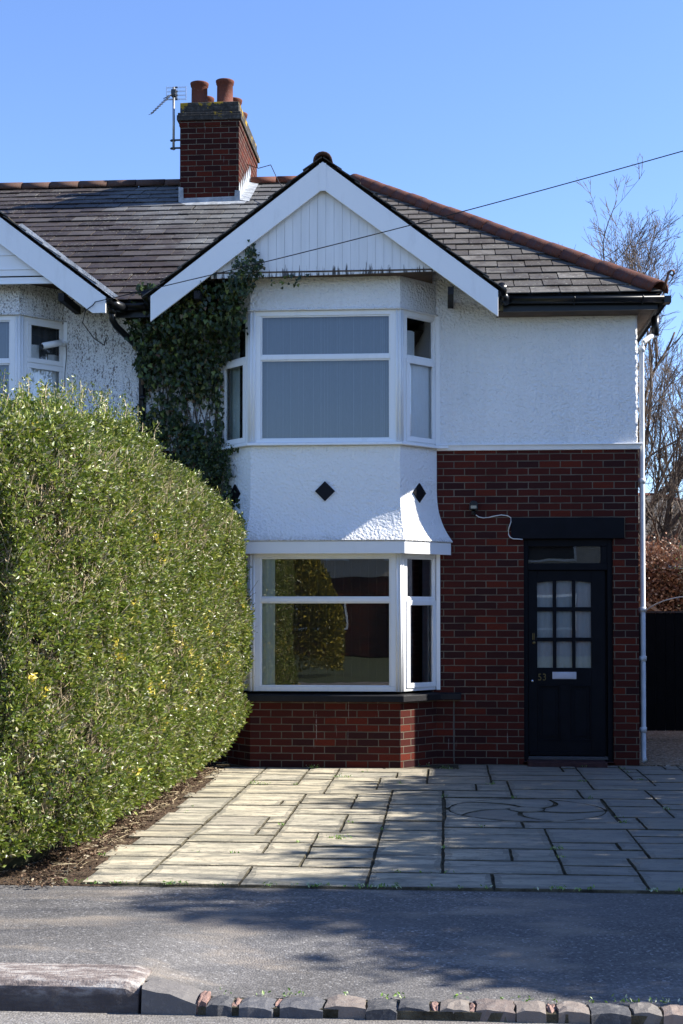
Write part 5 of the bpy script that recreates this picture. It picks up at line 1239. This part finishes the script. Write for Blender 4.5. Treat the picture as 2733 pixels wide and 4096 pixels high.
# copper beech hedge
n = 26000; x = rng.uniform(2.3, 6.5, n); z = rng.uniform(0.3, 2.62, n)**1.0; y = 8.0+rng.exponential(0.12, n)-0.05+0.12*fnoise(x, z, z, 3.0); z = z+0.10*fnoise(x, y, x, 3.0)
tp = rng.random(n) < 0.25; z[tp] = 2.55+rng.normal(0, 0.12, tp.sum())+0.1*fnoise(x[tp], x[tp], x[tp], 4); y[tp] = rng.uniform(8, 9, tp.sum())
P = np.stack((x, y, z), 1); N = rng.normal(size=(n, 3))+[0.1, -0.2, -0.1]
BH = empty('beech_hedge', (4.2, 8.3, 0), 'copper-brown leafy beech hedge behind the side gate', 'hedge')
V, F = leaves(P, N, rng.uniform(0.04, 0.075, n), rng, 0.6); npmesh('foliage', V, F, M['beech_leaf'], BH)
n = 2600; A_ = np.stack((rng.uniform(2.3, 6.5, n), rng.uniform(8.0, 8.7, n), rng.uniform(0.1, 2.5, n)), 1); D_ = rng.normal(size=(n, 3))*0.25+[0, 0, 0.7]
V, F = sticks(A_, A_+D_*rng.uniform(0.15, 0.5, n)[:, None], rng.uniform(0.003, 0.006, n)); npmesh('twigs', V, F, M['bark'], BH)
m = MB(); m.box(2.4, 6.4, 8.35, 8.9, 0, 2.3); m.build('branch_core', simple('beech_inside', (0.05, 0.025, 0.015), 0.95, var=0.5), BH)
# spring shrub with blossom
SB_ = empty('flowering_shrub', (4.1, 7.2, 0), 'light green budding shrub with white blossom above the brown hedge', 'shrub')
BP = []; BN = []; SA = []; SB2 = []
for i in range(60):
    b0 = np.array([4.15+rng.normal()*0.1, 7.2, 0.2]); tip = np.array([4.35+rng.normal()*0.50, 7.2+rng.normal()*0.3, rng.uniform(2.3, 3.6)]); SA.append(b0); SB2.append(tip)
    for k in range(26):
        t = rng.uniform(0.55, 1.0); BP.append(b0+(tip-b0)*t+rng.normal(size=3)*0.06); BN.append(rng.normal(size=3))
    for k in range(6): t = rng.uniform(0.5, 0.95); q_ = b0+(tip-b0)*t; SA.append(q_); SB2.append(q_+rng.normal(size=3)*[0.2, 0.1, 0.15]+[0, 0, 0.12])
V, F = leaves(np.array(BP), np.array(BN), rng.uniform(0.03, 0.055, len(BP)), rng, 0.6); npmesh('foliage', V, F, M['spring_leaf'], SB_)
V, F = sticks(np.array(SA), np.array(SB2), np.full(len(SA), 0.006)); npmesh('stems', V, F, M['bark'], SB_)

# bare tree: tapered trunk, arching limbs, fine twigs
rt = random.Random(12); segs = []
def grow(p, d, L, r_, lev):
    n = max(3, int(L/0.16)); pts = [p.copy()]; rs_ = [r_]; q_ = p.copy(); dd = d.copy()
    for i in range(n):
        dd = (dd+Vector((rt.gauss(0, .09), rt.gauss(0, .09), rt.gauss(0.02, .07)))+UP*0.035).normalized(); q_ = q_+dd*(L/n); pts.append(q_.copy()); rs_.append(r_*(1-0.72*(i+1)/n))
    segs.append((pts, rs_, lev))
    if lev >= 5: return
    k = {0: 9, 1: 12, 2: 8, 3: 5, 4: 2}[lev]
    for j in range(k):
        t = rt.uniform(0.22, 0.97) if lev else 0.35+0.62*j/k; i = min(n-1, int(t*n)); b_ = pts[i].lerp(pts[i+1], t*n-i)
        ax = Vector((rt.gauss(0, 1), rt.gauss(0, 1), rt.gauss(0.15, .6))); ax = (ax-dd*ax.dot(dd)); ax.normalize()
        ang = rt.uniform(0.35, 0.85); nd = (dd*math.cos(ang)+ax*math.sin(ang)).normalized()
        grow(b_, nd, L*rt.uniform(0.36, 0.58)*(1.1-0.35*t), max(0.0035, rs_[i]*rt.uniform(0.45, 0.62)), lev+1)
T0 = Vector((2.85, 9.5, 0)); 
for (dx, dy, L, r_) in ((0.42, 0.1, 5.6, 0.070), (0.12, 0.0, 6.0, 0.075), (0.75, 0.0, 5.4, 0.060), (1.1, -0.1, 4.2, 0.055), (-0.10, 0.15, 5.6, 0.055), (0.25, -0.2, 5.8, 0.05), (1.6, 0.1, 3.4, 0.045), (0.95, 0.25, 4.6, 0.05), (1.9, 0.0, 2.6, 0.035)):
    grow(T0+Vector((dx*0.1, 0, 1.3)), Vector((dx, dy, 1.15)).normalized(), L*0.92, r_*1.3, 1)
TR = empty('bare_tree', tuple(T0), 'leafless tree with fine spreading branches behind the right corner of the house', 'tree')
m = MB(); m.tube([(2.85, 9.5, -0.1), (2.85, 9.5, 0.7), (2.88, 9.5, 1.45)], [0.19, 0.15, 0.12], 12); m.build('trunk', M['bark'], TR)
m = MB()
for pts, rs_, lev in segs:
    if lev <= 2: m.tube(pts, rs_, 6)
m.build('limbs', M['bark'], TR)
A_ = []; B_ = []; r3 = []
for pts, rs_, lev in segs:
    if lev > 2:
        for i in range(len(pts)-1): A_.append(pts[i]); B_.append(pts[i+1]); r3.append(max(0.0042, rs_[i]*1.2))
V, F = sticks(np.array(A_), np.array(B_), np.array(r3)); npmesh('twigs', V, F, M['bark'], TR)

# distant bungalow
FH = empty('distant_house', (8.5, 30, 0), 'pale house with grey hipped roof seen low through the bare branches', 'house')
m = MB(); m.box(4.5, 11.5, 30, 38, 0, 3.5); m.build('wall', M['far_render'], FH)
m = MB(); e = [(4.1, 29.6, 3.45), (11.9, 29.6, 3.45), (11.9, 38.4, 3.45), (4.1, 38.4, 3.45)]; m.add(e+[(6.0, 34, 5.55), (7.5, 34, 5.55)], [(0, 1, 5, 4), (1, 2, 5), (2, 3, 4, 5), (3, 0, 4), (0, 3, 2, 1)]); fr = m.build('roof', M['far_slate'], FH)
q = slate_field((0, 29.58, 3.46), (1, 0, 0), tuple(Vector((0, 4.4, 2.1)).normalized()), 4.1, 11.9, 4.87, 0.4, 0.26, [(4.87, 4.4, 4.87*11.9)], seed=9); q.build('slates', M['slate_grey'], fr)
ridge_tiles((6.0, 34, 5.58), (7.5, 34, 5.58), 'ridge_tiles', M['terracotta'], fr); ridge_tiles((11.9, 29.6, 3.5), (7.5, 34, 5.58), 'ridge_tiles', M['terracotta'], fr)
m = MB(); m.box(6.2, 7.6, 29.95, 30.0, 1.1, 2.5); m.build('window', M['black_tile'], FH)

# ================================================================== OUTSIDE THE FRAME: what shades and what is mirrored
# neighbour's house to the right, whose long shadow lies over the passage
H3 = empty('neighbouring_house', (10, 4, 0), 'white house across the shared passage on the right', 'house')
m = MB(); m.box(5.9, 12.0, -0.2, 4.6, -0.1, 4.15); m.build('wall', M['far_render'], H3)
m = MB(); m.add([(5.6, -0.5, 4.2), (12.3, -0.5, 4.2), (12.3, 4.9, 4.2), (5.6, 4.9, 4.2), (8.0, 2.2, 5.5), (10.1, 2.2, 5.5)], [(0, 1, 5, 4), (1, 2, 5), (2, 3, 4, 5), (3, 0, 4), (0, 3, 2, 1)]); m.build('roof', M['far_slate'], H3)
m = MB(); m.box(6.6, 8.0, -0.26, -0.2, 2.9, 3.9); m.build('window', M['black_tile'], H3); m = MB(); m.box(6.6, 8.0, -0.26, -0.2, 0.9, 2.2); m.build('window', M['black_tile'], H3)
# tall cypress screen along the right boundary
CY = empty('cypress_screen', (6.6, -4, 0), 'tall dark cypress hedge along the far side of the forecourt', 'hedge')
n = 42000
y = rng.uniform(-8.0, -0.4, n); x = rng.uniform(6.0, 7.2, n); zt = 4.98+0.10*np.sin(y*2.3)+0.12*np.sin(y*5.1+1)-1.1*np.clip((-6.5-y)/1.5, 0, 1)**1.3
z = rng.uniform(0, 1, n)**0.55*zt+rng.normal(size=n)*0.10
P = np.stack((x, y, z), 1); N = rng.normal(size=(n, 3))*[0.5, 0.5, 0.4]+[0, 0, 0.8]
V, F = leaves(P, N, rng.uniform(0.08, 0.24, n), rng, 0.35); npmesh('foliage', V, F, M['cypress_leaf'], CY)
m = MB()
for i in range(12): yy = -7.2+i*0.6; m.tube([(6.6, yy, 0), (6.6, yy, 3.9)], [0.07, 0.02], 6)
m.build('trunks', M['bark'], CY)
# houses across the street, seen only as reflections in the glass
def opposite(x0, x1):
    o = empty('opposite_house', ((x0+x1)/2, -34, 0), 'cream and brick house across the street mirrored in the ground floor window', 'house', 'houses across the street')
    m = MB(); m.box(x0, x1, -41, -34, 0, 2.7); m.build('brick_wall', M['brick'], o)
    m = MB(); m.box(x0, x1, -41, -33.98, 2.7, 5.0); m.build('rendered_wall', M['beige_render'], o)
    m = MB(); m.add([(x0-.3, -33.6, 4.95), (x1+.3, -33.6, 4.95), (x1+.3, -41.4, 4.95), (x0-.3, -41.4, 4.95), (x0+2, -37.5, 6.9), (x1-2, -37.5, 6.9)], [(0, 1, 5, 4), (1, 2, 5), (2, 3, 4, 5), (3, 0, 4), (3, 2, 1, 0)]); m.build('roof', M['far_slate'], o)
    for (a, b_, c_, d_) in ((0.8, 2.6, 0.9, 2.1), (0.8, 2.6, 3.3, 4.5), (x1-x0-2.6, x1-x0-0.8, 3.3, 4.5)):
        m = MB(); m.box(x0+a, x0+b_, -33.97, -33.93, c_, d_); f_ = m.build('window', M['white_upvc'], o); m = MB(); m.box(x0+a+.08, x0+b_-.08, -33.93, -33.92, c_+.08, d_-.08); m.build('pane', M['black_tile'], f_)
    m = MB(); m.box(x1-2.2, x1-1.2, -33.96, -33.9, 0, 2.1); m.build('door', M['white_upvc'], o)
opposite(-13.6, -7.4); opposite(-5.9, 0.6); opposite(2.0, 8.2)

# yellow-green bush at the kerb opposite, mirrored in the lower bay window
FB = empty('forsythia_bush', (-4.6, -20.5, 0), 'rounded yellow flowering bush across the street mirrored in the bay window', 'bush')
n = 26000; d = rng.normal(size=(n, 3)); d /= np.linalg.norm(d, axis=1, keepdims=True); rad = 1-np.abs(rng.normal(0, 0.08, n)); d[:, 2] = np.abs(d[:, 2])
sg = lambda v: np.sign(v)*np.abs(v)**0.75
P = np.stack((-4.35+1.9*sg(d[:, 0])*rad, -20.5+1.1*sg(d[:, 1])*rad, 0.1+3.2*sg(d[:, 2])*rad), 1); P += 0.10*fnoise(P[:, 0], P[:, 1], P[:, 2], 3.0)[:, None]
V, F = leaves(P, d+rng.normal(size=(n, 3))*0.7, rng.uniform(0.06, 0.12, n), rng, 0.55)
leaf_mat('forsythia_leaf', [(0, (0.06, 0.075, 0.015)), (0.5, (0.15, 0.14, 0.02)), (0.8, (0.26, 0.20, 0.025)), (1, (0.5, 0.38, 0.04))], 0.3); npmesh('foliage', V, F, M['forsythia_leaf'], FB)
m = MB()
for i in range(6): m.tube([(-4.7+0.1*i, -20.5, 0), (-5.6+0.35*i, -20.5, 2.0)], [0.03, 0.01], 6)
m.build('stems', M['bark'], FB)

# slender tree on the same boundary: its loose crown dapples the pavement
DT_ = empty('street_tree', (8.4, -5.9, 0), 'slender loose-crowned tree whose shade dapples the pavement', 'tree')
n = 5600; d = rng.normal(size=(n, 3)); d /= np.linalg.norm(d, axis=1, keepdims=True); P = np.array([8.9, -5.95, 6.1])+d*(rng.random(n)**0.45)[:, None]*[1.2, 0.85, 1.5]
P = P[fnoise(P[:, 0], P[:, 1], P[:, 2], 4.5) > -0.2]
V, F = leaves(P, rng.normal(size=P.shape), rng.uniform(0.09, 0.17, len(P)), rng, 0.6); npmesh('foliage', V, F, M['cypress_leaf'], DT_)
n = 420; A_ = np.tile([8.45, -5.8, 4.4], (n, 1))+rng.normal(size=(n, 3))*0.2; B_ = np.array([8.5, -5.75, 6.0])+rng.normal(size=(n, 3))*[0.9, 0.7, 0.9]
V, F = sticks(A_, B_, np.full(n, 0.008)); npmesh('twigs', V, F, M['bark'], DT_)
m = MB(); m.tube([(8.4, -5.9, 0), (8.42, -5.85, 2.5), (8.5, -5.75, 5.6)], [0.14, 0.11, 0.04], 10); m.build('trunk', M['bark'], DT_)
